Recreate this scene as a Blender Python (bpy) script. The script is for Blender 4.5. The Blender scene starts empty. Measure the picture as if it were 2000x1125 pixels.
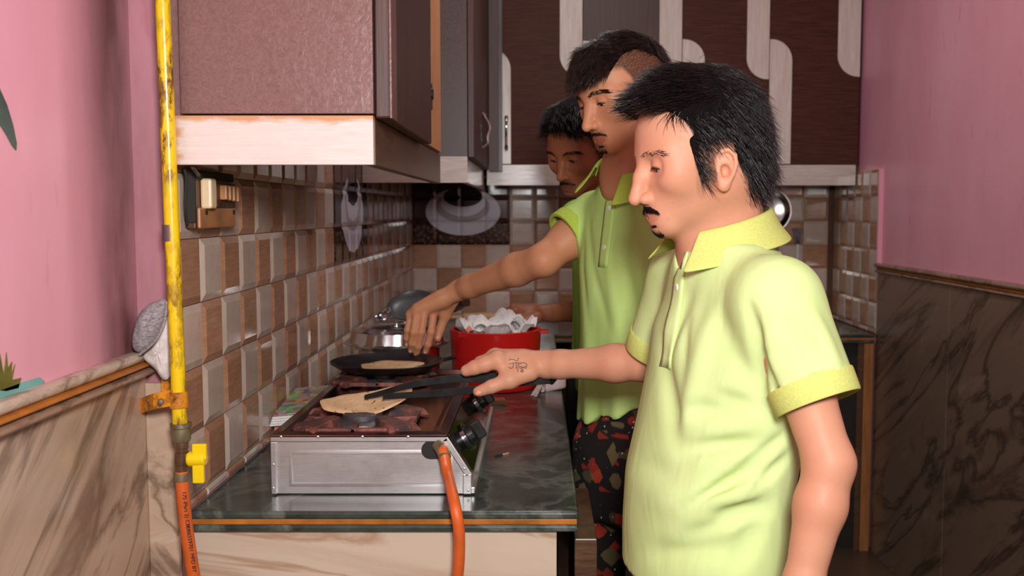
import bpy, bmesh, math, random
import numpy as np
from mathutils import Vector, Matrix
random.seed(7); RNG = np.random.default_rng(11)
S = bpy.context.scene
COL = S.collection
# ------------------------------------------------------------------ camera
F, CX, CY, H = 1950.0, 1050.0, 562.5, 1.338
TH = math.atan((CY - 412.0) / F)
ct, st = math.cos(TH), math.sin(TH)
cam_d = bpy.data.cameras.new('camera'); cam = bpy.data.objects.new('camera', cam_d); COL.objects.link(cam)
cam_d.sensor_width = 36; cam_d.sensor_fit = 'HORIZONTAL'; cam_d.lens = F / 2000 * 36
cam_d.shift_x = -(CX - 1000) / 2000
cam_d.clip_start = 0.05
cam.location = (0, 0, H); cam.rotation_euler = (math.pi / 2 - TH, 0, 0)
cam_d.dof.use_dof = True; cam_d.dof.focus_distance = 1.62; cam_d.dof.aperture_fstop = 7.1
S.camera = cam
# ------------------------------------------------------------------ world and lights
W = bpy.data.worlds.new('world'); S.world = W; W.use_nodes = True
W.node_tree.nodes['Background'].inputs[0].default_value = (1.0, 0.93, 0.9, 1)
W.node_tree.nodes['Background'].inputs[1].default_value = 0.2
def area(name, loc, tgt, sx, sy, power, col=(1, 1, 1)):
    l = bpy.data.lights.new(name, 'AREA'); l.shape = 'RECTANGLE'; l.size = sx; l.size_y = sy; l.energy = power; l.color = col
    o = bpy.data.objects.new(name, l); COL.objects.link(o); o.location = loc
    o.rotation_euler = (Vector(tgt) - Vector(loc)).to_track_quat('-Z', 'Y').to_euler()
    return o
area('camera_flash', (0.12, -0.06, 1.66), (-0.05, 2.2, 1.15), 0.24, 0.24, 32, (1.0, 0.99, 0.97))
area('ceiling_fill', (0.15, 2.9, 2.70), (0.15, 2.9, 0), 0.7, 0.5, 10, (1.0, 0.98, 0.95))  # added unseen fill under the ceiling, brightens the far tiles and cabinets
S.view_settings.view_transform = 'Standard'; S.view_settings.look = 'None'
S.view_settings.exposure = 0.0; S.view_settings.gamma = 1.0; S.view_settings.use_curve_mapping = False
# ------------------------------------------------------------------ pixel -> world on a known plane
def ray(u, v):
    x, y = (u - CX) / F, -(v - CY) / F
    return np.array([x, ct + y * st, -st + y * ct])
CAM = np.array([0, 0, H])
def P(u, v, Y=None, Z=None, X=None):
    r = ray(u, v)
    t = Y / r[1] if Y is not None else ((Z - H) / r[2] if Z is not None else X / r[0])
    return CAM + r * t
# ------------------------------------------------------------------ object helpers
def link(name, me, mat=None, parent=None, smooth=False):
    o = bpy.data.objects.new(name, me); COL.objects.link(o)
    if mat is not None and len(me.materials) == 0: me.materials.append(mat)
    if parent is not None: o.parent = parent
    if smooth:
        me.polygons.foreach_set('use_smooth', [True] * len(me.polygons))
    return o
def tag(o, label, cat, group=None):
    o['label'] = label; o['category'] = cat
    if group: o['group'] = group
    return o
def struct(o, label=None):
    o['kind'] = 'structure'
    if label: o['label'] = label; o['category'] = 'room'
    return o
def empty(name, loc=(0, 0, 0)):
    o = bpy.data.objects.new(name, None); COL.objects.link(o); o.location = loc; o.empty_display_size = 0.05
    return o
def wloc(o):
    p = np.array(o.location)
    return p if o.parent is None else p + wloc(o.parent)
class MB:
    """collects geometry in world coordinates, then builds one mesh"""
    def __init__(s): s.v = []; s.f = []
    def add(s, vs, fs):
        n = len(s.v); s.v += [tuple(map(float, p)) for p in vs]; s.f += [tuple(i + n for i in f) for f in fs]; return s
    def box(s, a, b):
        (x0, y0, z0), (x1, y1, z1) = a, b
        x0, x1 = sorted((x0, x1)); y0, y1 = sorted((y0, y1)); z0, z1 = sorted((z0, z1))
        return s.add([(x0,y0,z0),(x1,y0,z0),(x1,y1,z0),(x0,y1,z0),(x0,y0,z1),(x1,y0,z1),(x1,y1,z1),(x0,y1,z1)],
                     [(0,3,2,1),(4,5,6,7),(0,1,5,4),(1,2,6,5),(2,3,7,6),(3,0,4,7)])
    def obox(s, c, ax, ay, az):
        c, ax, ay, az = map(np.array, (c, ax, ay, az)); vs = []
        for k in (-1, 1):
            for (i, j) in ((-1,-1),(1,-1),(1,1),(-1,1)): vs.append(c + i*ax + j*ay + k*az)
        return s.add(vs, [(0,3,2,1),(4,5,6,7),(0,1,5,4),(1,2,6,5),(2,3,7,6),(3,0,4,7)])
    def prism(s, poly, d):
        """poly: list of 3d points, extruded by vector d"""
        n = len(poly); d = np.array(d); a = [np.array(p) for p in poly]
        return s.add(a + [p + d for p in a], [tuple(range(n))[::-1], tuple(range(n, 2*n))] + [(i, (i+1) % n, n+(i+1) % n, n+i) for i in range(n)])
    def lathe(s, prof, c=(0,0,0), axis=(0,0,1), n=48, caps=True):
        ax = Vector(axis).normalized(); q = ax.to_track_quat('Z', 'Y').to_matrix(); c = Vector(c); vs = []
        for (r, h) in prof:
            for i in range(n):
                a = 2*math.pi*i/n; vs.append(c + q @ Vector((r*math.cos(a), r*math.sin(a), h)))
        fs = []
        for k in range(len(prof)-1):
            for i in range(n):
                j = (i+1) % n; fs.append((k*n+i, k*n+j, (k+1)*n+j, (k+1)*n+i))
        if caps:
            fs.append(tuple(range(n))[::-1]); m = (len(prof)-1)*n; fs.append(tuple(range(m, m+n)))
        return s.add(vs, fs)
    def tube(s, pts, r, n=10, caps=True, flat=None):
        pts = [Vector(p) for p in pts]; m = len(pts)
        rs = r if hasattr(r, '__len__') else [r]*m
        up = None; vs = []
        for k in range(m):
            t = (pts[min(k+1, m-1)] - pts[max(k-1, 0)]).normalized()
            if up is None:
                up = t.orthogonal().normalized() if flat is None else (Vector(flat) - t*Vector(flat).dot(t)).normalized()
            up = (up - t*up.dot(t)).normalized(); b = t.cross(up)
            for i in range(n):
                a = 2*math.pi*i/n; vs.append(pts[k] + (up*math.cos(a) + b*math.sin(a))*rs[k])
        fs = [(k*n+i, k*n+(i+1) % n, (k+1)*n+(i+1) % n, (k+1)*n+i) for k in range(m-1) for i in range(n)]
        if caps: fs += [tuple(range(n))[::-1], tuple(range((m-1)*n, m*n))]
        return s.add(vs, fs)
    def strip(s, pts, wv, hv):
        """rectangular section swept along pts: wv, hv half vectors (single or per point)"""
        m = len(pts); vs = []
        for k in range(m):
            p = np.array(pts[k]); w = np.array(wv[k] if np.ndim(wv) == 2 else wv); h = np.array(hv[k] if np.ndim(hv) == 2 else hv)
            vs += [p-w-h, p+w-h, p+w+h, p-w+h]
        fs = [(k*4+i, k*4+(i+1) % 4, (k+1)*4+(i+1) % 4, (k+1)*4+i) for k in range(m-1) for i in range(4)]
        return s.add(vs, fs + [(0,1,2,3), ((m-1)*4+3, (m-1)*4+2, (m-1)*4+1, (m-1)*4)])
    def grid(s, fn, nu, nv, closed_u=False):
        vs = [fn(i/(nu if closed_u else nu-1), j/(nv-1)) for j in range(nv) for i in range(nu)]
        fs = []
        for j in range(nv-1):
            for i in range(nu if closed_u else nu-1):
                fs.append((j*nu+i, j*nu+(i+1) % nu, (j+1)*nu+(i+1) % nu, (j+1)*nu+i))
        return s.add(vs, fs)
    def build(s, name, mat, parent=None, smooth=False, bevel=0, seg=2, origin=None, fix=True, solid=0, subd=0, angle=35):
        me = bpy.data.meshes.new(name)
        o0 = np.array(origin if origin is not None else (0, 0, 0), float)
        if parent is not None and origin is None: o0 = wloc(parent)
        V = np.array(s.v) - o0
        me.from_pydata([tuple(p) for p in V], [], s.f)
        if fix:
            bm = bmesh.new(); bm.from_mesh(me); bmesh.ops.recalc_face_normals(bm, faces=bm.faces); bm.to_mesh(me); bm.free()
        o = link(name, me, mat, parent, smooth)
        if parent is None: o.location = o0
        elif origin is not None: o.location = o0 - wloc(parent)
        if solid:
            m = o.modifiers.new('s', 'SOLIDIFY'); m.thickness = solid; m.offset = 0
        if bevel:
            m = o.modifiers.new('b', 'BEVEL'); m.width = bevel; m.segments = seg; m.limit_method = 'ANGLE'; m.angle_limit = math.radians(35)
        if subd:
            m = o.modifiers.new('d', 'SUBSURF'); m.levels = subd; m.render_levels = subd
        if smooth and not subd:
            try: me.set_sharp_from_angle(angle=math.radians(angle))
            except Exception: pass
        return o
# ------------------------------------------------------------------ material helpers
def srgb(r, g, b):
    f = lambda c: c/12.92 if c <= 0.04045 else ((c+0.055)/1.055)**2.4
    return (f(r/255), f(g/255), f(b/255), 1)
class NT:
    def __init__(s, name):
        s.m = bpy.data.materials.new(name); s.m.use_nodes = True; s.t = s.m.node_tree; s.b = s.t.nodes['Principled BSDF']
    def n(s, kind, **kw):
        nd = s.t.nodes.new(kind)
        for k, v in kw.items():
            if k.startswith('in_'):
                key = k[3:]; key = int(key) if key.isdigit() else key.replace('_', ' ')
                if hasattr(v, 'is_linked') or isinstance(v, bpy.types.NodeSocket): s.t.links.new(v, nd.inputs[key])
                else: nd.inputs[key].default_value = v
            else: setattr(nd, k, v)
        return nd
    def L(s, a, b): s.t.links.new(a, b)
    def coord(s, scale=(1,1,1), rot=(0,0,0), kind='Object', loc=(0,0,0)):
        if kind == 'World': src = s.n('ShaderNodeNewGeometry').outputs['Position']
        else: src = s.n('ShaderNodeTexCoord').outputs[kind]
        mp = s.n('ShaderNodeMapping'); s.L(src, mp.inputs[0]); mp.inputs[1].default_value = loc; mp.inputs[2].default_value = rot; mp.inputs[3].default_value = scale
        return mp.outputs[0]
    def aniso(s, rot, scale):
        mp = s.n('ShaderNodeMapping', vector_type='TEXTURE'); s.L(s.n('ShaderNodeNewGeometry').outputs['Position'], mp.inputs[0]); mp.inputs[2].default_value = rot; mp.inputs[3].default_value = [1/x for x in scale]
        return mp.outputs[0]
    def noise(s, vec, scale=5, detail=4, rough=0.55, dist=0):
        nd = s.n('ShaderNodeTexNoise'); s.L(vec, nd.inputs['Vector'])
        nd.inputs['Scale'].default_value = scale; nd.inputs['Detail'].default_value = detail; nd.inputs['Roughness'].default_value = rough; nd.inputs['Distortion'].default_value = dist
        return nd.outputs['Fac']
    def ramp(s, fac, stops, interp='LINEAR'):
        nd = s.n('ShaderNodeValToRGB'); cr = nd.color_ramp; cr.interpolation = interp
        while len(cr.elements) < len(stops): cr.elements.new(0.5)
        for e, (p, c) in zip(cr.elements, stops):
            e.position = p; e.color = c if hasattr(c, '__len__') else (c, c, c, 1)
        s.L(fac, nd.inputs[0]); return nd.outputs[0]
    def mix(s, fac, a, b, kind='MIX'):
        nd = s.n('ShaderNodeMix', data_type='RGBA', blend_type=kind)
        for k, v in ((0, fac), (6, a), (7, b)):
            if isinstance(v, bpy.types.NodeSocket): s.L(v, nd.inputs[k])
            else: nd.inputs[k].default_value = v if k == 0 else (v if hasattr(v, '__len__') else (v, v, v, 1))
        return nd.outputs[2]
    def math(s, op, a, b=0.0, c=None, clamp=False):
        nd = s.n('ShaderNodeMath', operation=op); nd.use_clamp = clamp
        for k, v in enumerate((a, b, c)):
            if v is None: continue
            if isinstance(v, bpy.types.NodeSocket): s.L(v, nd.inputs[k])
            else: nd.inputs[k].default_value = v
        return nd.outputs[0]
    def set(s, color=None, rough=None, metal=None, bump=None, bstr=0.3, bdist=0.002, **kw):
        for key, v in (('Base Color', color), ('Roughness', rough), ('Metallic', metal)):
            if v is None: continue
            if isinstance(v, bpy.types.NodeSocket): s.L(v, s.b.inputs[key])
            else: s.b.inputs[key].default_value = v
        for k, v in kw.items(): s.b.inputs[k.replace('_', ' ')].default_value = v
        if bump is not None:
            nd = s.n('ShaderNodeBump'); nd.inputs['Strength'].default_value = bstr; nd.inputs['Distance'].default_value = bdist
            s.L(bump, nd.inputs['Height']); s.L(nd.outputs[0], s.b.inputs['Normal'])
        return s.m
def simple(name, col, rough=0.5, metal=0.0, var=0.12, scale=12, bump=0.0, stretch=(1,1,1), **kw):
    t = NT(name); c = t.coord(stretch); f = t.noise(c, scale, 5, 0.6)
    d = tuple(x*(1-var*1.6) for x in col[:3]) + (1,); l = tuple(min(1, x*(1+var)) for x in col[:3]) + (1,)
    t.set(t.ramp(f, [(0.3, d), (0.7, l)]), t.math('MULTIPLY_ADD', f, 0.25, rough-0.12, True), metal, **kw)
    if bump: t.set(bump=f, bstr=bump)
    return t.m
# ------------------------------------------------------------------ materials
def m_pink():
    t = NT('pink_paint'); c = t.coord((1, 1, 0.35), kind='World'); f = t.noise(c, 5, 6, 0.6); g = t.noise(t.coord((1, 1, 0.25), kind='World'), 26, 3)
    col = t.ramp(f, [(0.3, (0.78, 0.33, 0.42, 1)), (0.7, (0.86, 0.42, 0.51, 1))])
    col = t.mix(t.ramp(g, [(0.66, 0.0), (0.74, 0.35)]), col, (0.62, 0.14, 0.2, 1))
    # dark brown vertical band, broken up by noise, beside the gas pipe
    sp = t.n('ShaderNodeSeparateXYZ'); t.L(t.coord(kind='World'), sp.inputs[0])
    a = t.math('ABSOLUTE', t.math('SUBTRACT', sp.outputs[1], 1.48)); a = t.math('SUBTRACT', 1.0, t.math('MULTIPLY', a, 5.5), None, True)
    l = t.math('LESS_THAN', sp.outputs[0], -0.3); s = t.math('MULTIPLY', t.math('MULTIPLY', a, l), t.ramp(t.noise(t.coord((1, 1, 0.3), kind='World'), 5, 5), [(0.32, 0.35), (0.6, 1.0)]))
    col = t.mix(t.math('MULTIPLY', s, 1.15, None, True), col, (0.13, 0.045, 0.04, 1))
    return t.set(col, 0.42, bump=f, bstr=0.25, bdist=0.004)
def m_marble(name, base, dark, light, rot, sc=1.0, rough=0.25):
    """long drifting veins: the grain runs along the local y axis after rot"""
    t = NT(name); c = t.aniso(rot, (2.0*sc, 0.9*sc, 5.0*sc))
    f = t.noise(c, 2.2, 7, 0.6, 0.9); g = t.noise(t.aniso(rot, (1.5*sc, 0.6*sc, 3.2*sc)), 1.7, 6, 0.55, 1.6)
    col = t.ramp(f, [(0.28, tuple((x+y)/2 for x, y in zip(base, dark))), (0.45, base), (0.58, base), (0.74, light)])
    col = t.mix(t.ramp(g, [(0.46, 0.0), (0.505, 0.75), (0.55, 0.0)]), col, dark)
    col = t.mix(t.ramp(t.noise(t.aniso(rot, (3*sc, 1.2*sc, 8*sc)), 3.0, 4, 0.6, 1.0), [(0.58, 0.0), (0.75, 0.22)]), col, dark)
    return t.set(col, rough)
def m_tile(name, a, b, grain):
    t = NT(name); r = t.n('ShaderNodeObjectInfo').outputs['Random']
    c = t.coord((14, 14, 90) if grain else (30, 30, 30)); f = t.noise(c, 2.0 if grain else 1.0, 4, 0.6)
    col = t.ramp(f, [(0.3, a), (0.7, b)]); col = t.mix(t.math('MULTIPLY', r, 0.35), col, tuple(x*0.72 for x in a[:3])+(1,))
    d = t.noise(t.coord((1, 1, 1), kind='World'), 7, 5); col = t.mix(t.ramp(d, [(0.55, 0.0), (0.8, 0.4)]), col, (0.20, 0.11, 0.06, 1))
    return t.set(col, 0.13, bump=f, bstr=0.06, Specular_IOR_Level=0.6)
def m_print(name, ax, cu, cv, su, sv):
    """flat tile print: dark brown ground, coffee beans below, a pale cup on a saucer"""
    t = NT(name); sp = t.n('ShaderNodeSeparateXYZ'); t.L(t.coord(kind='World'), sp.inputs[0]); u, v = sp.outputs[ax], sp.outputs[2]
    def ell(c0, c1, a, b):
        x = t.math('DIVIDE', t.math('SUBTRACT', u, c0), a); y = t.math('DIVIDE', t.math('SUBTRACT', v, c1), b)
        return t.math('ADD', t.math('MULTIPLY', x, x), t.math('MULTIPLY', y, y))
    vo = t.n('ShaderNodeTexVoronoi'); vo.inputs['Scale'].default_value = 55; t.L(t.coord(kind='World'), vo.inputs[0])
    beans = t.ramp(vo.outputs['Distance'], [(0.1, srgb(120, 85, 60)), (0.55, srgb(40, 22, 16))])
    low = t.math('LESS_THAN', v, cv - sv*0.45)
    col = t.mix(low, srgb(62, 38, 30), beans)
    e1 = t.math('LESS_THAN', ell(cu, cv, su, sv), 1.0); col = t.mix(e1, col, srgb(196, 190, 200))
    e2 = t.math('LESS_THAN', ell(cu, cv+sv*0.2, su*0.72, sv*0.66), 1.0); col = t.mix(e2, col, srgb(160, 146, 152))
    e3 = t.math('LESS_THAN', ell(cu, cv+sv*0.42, su*0.6, sv*0.62), 1.0); col = t.mix(e3, col, srgb(200, 196, 206))
    e4 = t.math('LESS_THAN', ell(cu, cv+sv*0.62, su*0.52, sv*0.42), 1.0); col = t.mix(e4, col, srgb(30, 16, 12))
    return t.set(col, 0.12)
def m_wood(name, a, b, sc=(2, 2, 30), rough=0.35, bstr=0.1, rot=(0, 0, 0)):
    t = NT(name); c = t.coord(sc, rot, 'World'); f = t.noise(c, 3, 6, 0.65, 0.4)
    return t.set(t.ramp(f, [(0.3, a), (0.7, b)]), t.math('MULTIPLY_ADD', f, 0.2, rough-0.1), bump=f, bstr=bstr)
def m_steel(name, col, rough, stretch=(1, 1, 1), dirt=0.0, sc=30):
    t = NT(name); f = t.noise(t.coord(stretch), sc, 5, 0.6); g = t.noise(t.coord(), 9, 6, 0.7)
    c = t.ramp(f, [(0.3, tuple(x*0.86 for x in col[:3])+(1,)), (0.7, col)])
    if dirt: c = t.mix(t.ramp(g, [(0.5, 0.0), (0.75, dirt)]), c, (0.12, 0.06, 0.035, 1))
    return t.set(c, t.math('MULTIPLY_ADD', f, 0.12, rough-0.05), 1.0)
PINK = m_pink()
MARBLE = m_marble('beige_marble', srgb(188, 160, 138), srgb(104, 78, 60), srgb(220, 200, 182), (0.62, 0.0, 0.0), 0.7)
MARBLE2 = m_marble('cream_marble', srgb(206, 186, 166), srgb(166, 126, 96), srgb(226, 214, 200), (0.15, 0.0, 1.571), 0.75)
MARBLE_R = m_marble('shaded_beige_marble', srgb(122, 100, 84), srgb(54, 42, 34), srgb(150, 128, 110), (-0.55, 0.0, 0.0), 0.75)  # same stone as the left dado, right wall's dimness put into its colour
TILE_C = m_tile('cream_tile', srgb(200, 180, 166), srgb(214, 196, 182), False)
TILE_B = m_tile('brown_tile', srgb(170, 124, 96), srgb(192, 148, 118), True)
GROUT = simple('grout', srgb(96, 66, 46), 0.8)
PLASTER = simple('plaster', srgb(206, 198, 190), 0.8)
FLOORM = simple('floor_stone', srgb(94, 72, 56), 0.35, var=0.3, scale=3)
GREEN = NT('green_stone'); _c = GREEN.coord(kind='World'); _f = GREEN.noise(_c, 14, 8, 0.7, 0.6); _g = GREEN.noise(_c, 3, 5, 0.6, 1.5)
GREEN = GREEN.set(GREEN.mix(GREEN.ramp(_g, [(0.42, 0.0), (0.5, 0.5), (0.54, 0.0)]), GREEN.ramp(_f, [(0.3, srgb(34, 42, 40)), (0.72, srgb(72, 82, 76))]), srgb(120, 128, 116)), GREEN.math('MULTIPLY_ADD', _f, 0.3, 0.06), Specular_IOR_Level=0.7)
ORANGE = simple('orange_paint_band', srgb(176, 106, 38), 0.4, var=0.25, scale=20)
TRIMC = m_marble('trim_stone', srgb(196, 176, 158), srgb(120, 92, 74), srgb(220, 206, 192), (0.2, 0.3, 0), 2.0)
TRIMB = m_marble('trim_stone_brown', srgb(150, 120, 100), srgb(90, 64, 48), srgb(176, 150, 130), (0.2, 0.3, 0), 2.0)
WENGE = m_wood('wenge_laminate', srgb(56, 28, 22), srgb(94, 54, 42), (3, 3, 60), 0.6)
WENGE.node_tree.nodes['Principled BSDF'].inputs['Specular IOR Level'].default_value = 0.2
WENGE_V = m_wood('wenge_vertical', srgb(50, 28, 24), srgb(88, 56, 46), (40, 40, 2), 0.45)
LEATHER = NT('textured_laminate'); _c = LEATHER.coord(kind='World'); _v = LEATHER.noise(_c, 90, 4, 0.7, 2.0)
LEATHER = LEATHER.set(LEATHER.ramp(_v, [(0.35, srgb(112, 78, 74)), (0.65, srgb(130, 94, 90))]), 0.34, bump=_v, bstr=0.25, bdist=0.002)
PALE = m_wood('pale_worn_laminate', srgb(186, 170, 160), srgb(216, 204, 196), (4, 4, 60), 0.2, 0.03)
BIRCH = NT('worn_plywood_band'); _c = BIRCH.coord((4, 4, 70), kind='World'); _f = BIRCH.noise(_c, 3, 6, 0.7); _e = BIRCH.noise(BIRCH.coord((3, 3, 10), kind='World'), 4, 5, 0.7)
_gs = BIRCH.n('ShaderNodeSeparateXYZ'); BIRCH.L(BIRCH.coord(kind='Generated'), _gs.inputs[0])
_ed = BIRCH.math('MAXIMUM', BIRCH.math('MULTIPLY_ADD', _gs.outputs[2], 6.0, -4.9), BIRCH.math('MULTIPLY_ADD', _gs.outputs[0], -14.0, 1.0))
_ed = BIRCH.math('ADD', _ed, BIRCH.math('MULTIPLY_ADD', _e, 2.4, -1.4))
BIRCH = BIRCH.set(BIRCH.mix(BIRCH.ramp(_ed, [(0.0, 0.0), (0.6, 0.85)]), BIRCH.ramp(_f, [(0.3, srgb(214, 194, 186)), (0.7, srgb(230, 214, 208))]), srgb(196, 132, 70)), 0.3)
RAWPLY = m_wood('raw_plywood', srgb(196, 130, 78), srgb(222, 166, 116), (20, 20, 5), 0.6)
DARKPLY = m_wood('dark_greasy_wood', srgb(70, 48, 34), srgb(112, 80, 58), (5, 5, 50), 0.35)
INLAY = m_wood('cream_inlay', srgb(208, 194, 184), srgb(230, 220, 212), (30, 30, 3), 0.25, 0.04)
CHROME = simple('chrome', (0.8, 0.8, 0.8, 1), 0.12, 1.0, 0.05)
BLACK = simple('black_plastic', (0.012, 0.012, 0.013, 1), 0.35)
STEEL = m_steel('brushed_steel', (0.82, 0.80, 0.80, 1), 0.42, (1, 30, 30), 0.25)
STEEL2 = m_steel('polished_steel', (0.72, 0.71, 0.72, 1), 0.16, (1, 1, 1), 0.15, 12)
BROWNSTEEL = m_steel('heat_stained_steel', (0.21, 0.12, 0.10, 1), 0.2, (1, 1, 1), 0.5, 14)
GLASSP = simple('smoked_mirror_panel', (0.16, 0.15, 0.12, 1), 0.08, 1.0, 0.3, 9)
IRON = NT('rusty_cast_iron'); _c = IRON.coord(); _f = IRON.noise(_c, 24, 6, 0.7)
IRON = IRON.set(IRON.ramp(_f, [(0.38, srgb(66, 54, 56)), (0.5, srgb(108, 62, 54)), (0.62, srgb(150, 92, 80))]), 0.6, 0.2, bump=_f, bstr=0.4)
BLACKIRON = simple('black_iron', (0.016, 0.015, 0.016, 1), 0.34, 0.3, 0.3, 30, 0.1)
BURNER = simple('burner_metal', (0.16, 0.14, 0.15, 1), 0.5, 0.7, 0.3, 40, 0.3)
ROTI = NT('roti_bread'); _c = ROTI.coord(); _f = ROTI.noise(_c, 30, 6, 0.7); _g = ROTI.noise(_c, 95, 3, 0.6)
ROTI = ROTI.set(ROTI.mix(ROTI.ramp(_g, [(0.62, 0.0), (0.7, 0.9)]), ROTI.ramp(_f, [(0.3, srgb(206, 160, 112)), (0.7, srgb(232, 198, 156))]), srgb(88, 50, 30)), 0.75, bump=_f, bstr=0.4)
REDP = simple('red_plastic', (0.60, 0.012, 0.010, 1), 0.28, 0, 0.1, 4)
YELLOW = NT('yellow_pipe_paint'); _c = YELLOW.coord((1, 1, 0.4)); _f = YELLOW.noise(_c, 40, 6, 0.7); _g = YELLOW.noise(YELLOW.coord((1, 1, 0.5)), 9, 5, 0.7)
YELLOW = YELLOW.set(YELLOW.mix(YELLOW.math('MULTIPLY', YELLOW.ramp(_f, [(0.46, 0.0), (0.54, 1.0)]), YELLOW.ramp(_g, [(0.42, 0.0), (0.56, 1.0)])), srgb(236, 196, 20), srgb(104, 62, 34)), 0.3)
YPLASTIC = simple('yellow_plastic', srgb(246, 208, 8), 0.35, 0, 0.05)
RUSTY = NT('rusty_orange_paint'); _f = RUSTY.noise(RUSTY.coord(), 45, 6, 0.7); RUSTY = RUSTY.set(RUSTY.ramp(_f, [(0.38, srgb(110, 56, 24)), (0.56, srgb(222, 140, 24))]), 0.5)
BRASS = simple('aged_brass', srgb(150, 120, 92), 0.35, 0.85, 0.25, 30)
ZINC = simple('galvanised', srgb(150, 138, 112), 0.4, 0.7, 0.3, 40)
HOSE = simple('orange_rubber', srgb(212, 96, 36), 0.45, 0, 0.15, 20)
INK = simple('dark_ink', srgb(70, 40, 30), 0.7)
PAPER = NT('printed_newspaper'); _c = PAPER.coord((60, 60, 220)); _f = PAPER.noise(_c, 3, 3); _g = PAPER.noise(PAPER.coord(), 22, 2)
PAPER = PAPER.set(PAPER.mix(PAPER.ramp(_g, [(0.66, 0.0), (0.68, 0.9)]), PAPER.ramp(_f, [(0.30, srgb(130, 126, 128)), (0.42, srgb(232, 228, 226))]), srgb(220, 110, 80)), 0.8)
CARDR = simple('red_card', srgb(190, 70, 44), 0.6)
CARDB = simple('brown_card', srgb(150, 104, 70), 0.7)
WOODL = m_wood('pale_turned_wood', srgb(196, 150, 104), srgb(222, 180, 138), (3, 20, 20), 0.5)
CLOTHG = NT('grey_crochet_cloth'); _f = CLOTHG.noise(CLOTHG.coord((1, 1, 2)), 160, 3, 0.6); CLOTHG = CLOTHG.set(CLOTHG.ramp(_f, [(0.3, srgb(118, 106, 110)), (0.7, srgb(170, 160, 162))]), 0.9, bump=_f, bstr=0.8)
CLOTHW = NT('white_soiled_cloth'); _f = CLOTHW.noise(CLOTHW.coord(), 30, 6, 0.7); CLOTHW = CLOTHW.set(CLOTHW.ramp(_f, [(0.3, srgb(176, 158, 152)), (0.6, srgb(224, 214, 212))]), 0.9, bump=_f, bstr=0.5)
BAKELITE = simple('scorched_bakelite', srgb(176, 120, 78), 0.4, 0, 0.25, 14)
BAKELITE_D = simple('dark_bakelite', srgb(92, 52, 28), 0.45, 0, 0.35, 30)
CREAMP = simple('cream_plastic', srgb(232, 204, 164), 0.35)
SOOT = simple('soot', (0.02, 0.016, 0.014, 1), 0.8)
TEAL = simple('teal_wall_paint', srgb(120, 176, 168), 0.5)
OLIVE = simple('olive_wall_paint', srgb(104, 100, 40), 0.5, 0, 0.4, 20)
DGREEN = simple('dark_green_wall_paint', srgb(70, 92, 84), 0.5, 0, 0.3, 20)
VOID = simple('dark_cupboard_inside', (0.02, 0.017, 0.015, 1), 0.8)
# ------------------------------------------------------------------ room shell
XL, XN, XR, YR, YB, YF = -0.557, -0.616, 1.325, 1.53, 4.435, -1.4
ZC, ZCT = 2.75, 0.86
def bx(name, a, b, mat, parent=None, **k): return MB().box(a, b).build(name, mat, parent, **k)
struct(bx('floor', (XN-.3, YF-.3, -0.1), (XR+.3, YB+.3, 0), FLOORM))
struct(bx('ceiling', (XN-.3, YF-.3, ZC), (XR+.3, YB+.3, ZC+.1), PLASTER))
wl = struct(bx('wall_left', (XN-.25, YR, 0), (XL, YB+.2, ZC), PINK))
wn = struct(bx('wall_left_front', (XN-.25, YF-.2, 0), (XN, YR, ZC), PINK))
wb = struct(bx('wall_back', (XL, YB, 0), (XR+.2, YB+.2, ZC), GROUT))
wr = struct(bx('wall_right', (XR, YF-.2, 0), (XR+.2, YB, ZC), PINK))
wf = MB().box((XN, YF-.2, 0), (0.05, YF, ZC)).box((0.95, YF-.2, 0), (XR, YF, ZC)).box((0.05, YF-.2, 2.1), (0.95, YF, ZC))
struct(wf.build('wall_front', PINK))
# dado slabs and trims
Z1 = 1.13
zt0 = P(3.5, 791, X=-0.592)[2]; zb0 = P(3.5, 857, X=-0.592)[2]
def slab(name, a, b, mat, parent): return bx(name, a, b, mat, parent, bevel=0.002)
yy = [YF, -0.6, 0.25, YR-0.001]
for i in range(3): slab('marble_panel', (XN, yy[i]+.001, 0), (XN+.012, yy[i+1]-.001, zb0+.004), MARBLE, wn)
slab('marble_panel', (XN+.012, YR-.012, 0), (XL-.001, YR, zt0-.05), MARBLE, wl)
tr = struct(empty('trim_1', (XN, 0, zb0)))
hh = zt0-zb0
def trim_band(name, prof, x, sgn, y0, y1, mat, parent):
    m = MB(); m.prism([(x+sgn*a, y0, z) for a, z in prof], (0, y1-y0, 0)); return m.build(name, mat, parent, smooth=True)
def rnd(z0, z1, d0, d1, n=8):
    return [(0, z0)] + [(d0+(d1-d0)*math.sin(math.pi*i/n), z0+(z1-z0)*(0.5-0.5*math.cos(math.pi*i/n))) for i in range(n+1)] + [(0, z1)]
trim_band('moulding_top', rnd(zb0+hh*.58, zt0, .012, .020), XN, 1, YF, YR-.0125, TRIMC, tr)
trim_band('moulding_stripe', rnd(zb0+hh*.34, zb0+hh*.58, .012, .026), XN, 1, YF, YR-.0125, ORANGE, tr)
trim_band('moulding_base', rnd(zb0, zb0+hh*.34, .012, .030), XN, 1, YF, YR-.0125, TRIMB, tr)
zrt = P(1717, 513, Y=3.86)[2]; zrb = P(1717, 532, Y=3.86)[2]
for (a, b) in ((YF, -0.4), (-0.4, 1.0), (1.0, 2.1), (2.1, 3.17), (3.17, 3.85)): slab('marble_panel', (XR-.012, a+.001, 0), (XR, b-.001, zrb+.003), MARBLE_R, wr)
tr2 = struct(empty('trim_2', (XR, 0, zrb))); h2 = zrt-zrb
trim_band('moulding_top', rnd(zrb+h2*.55, zrt, .012, .028), XR, -1, YF, 3.85, TRIMB, tr2)
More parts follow.
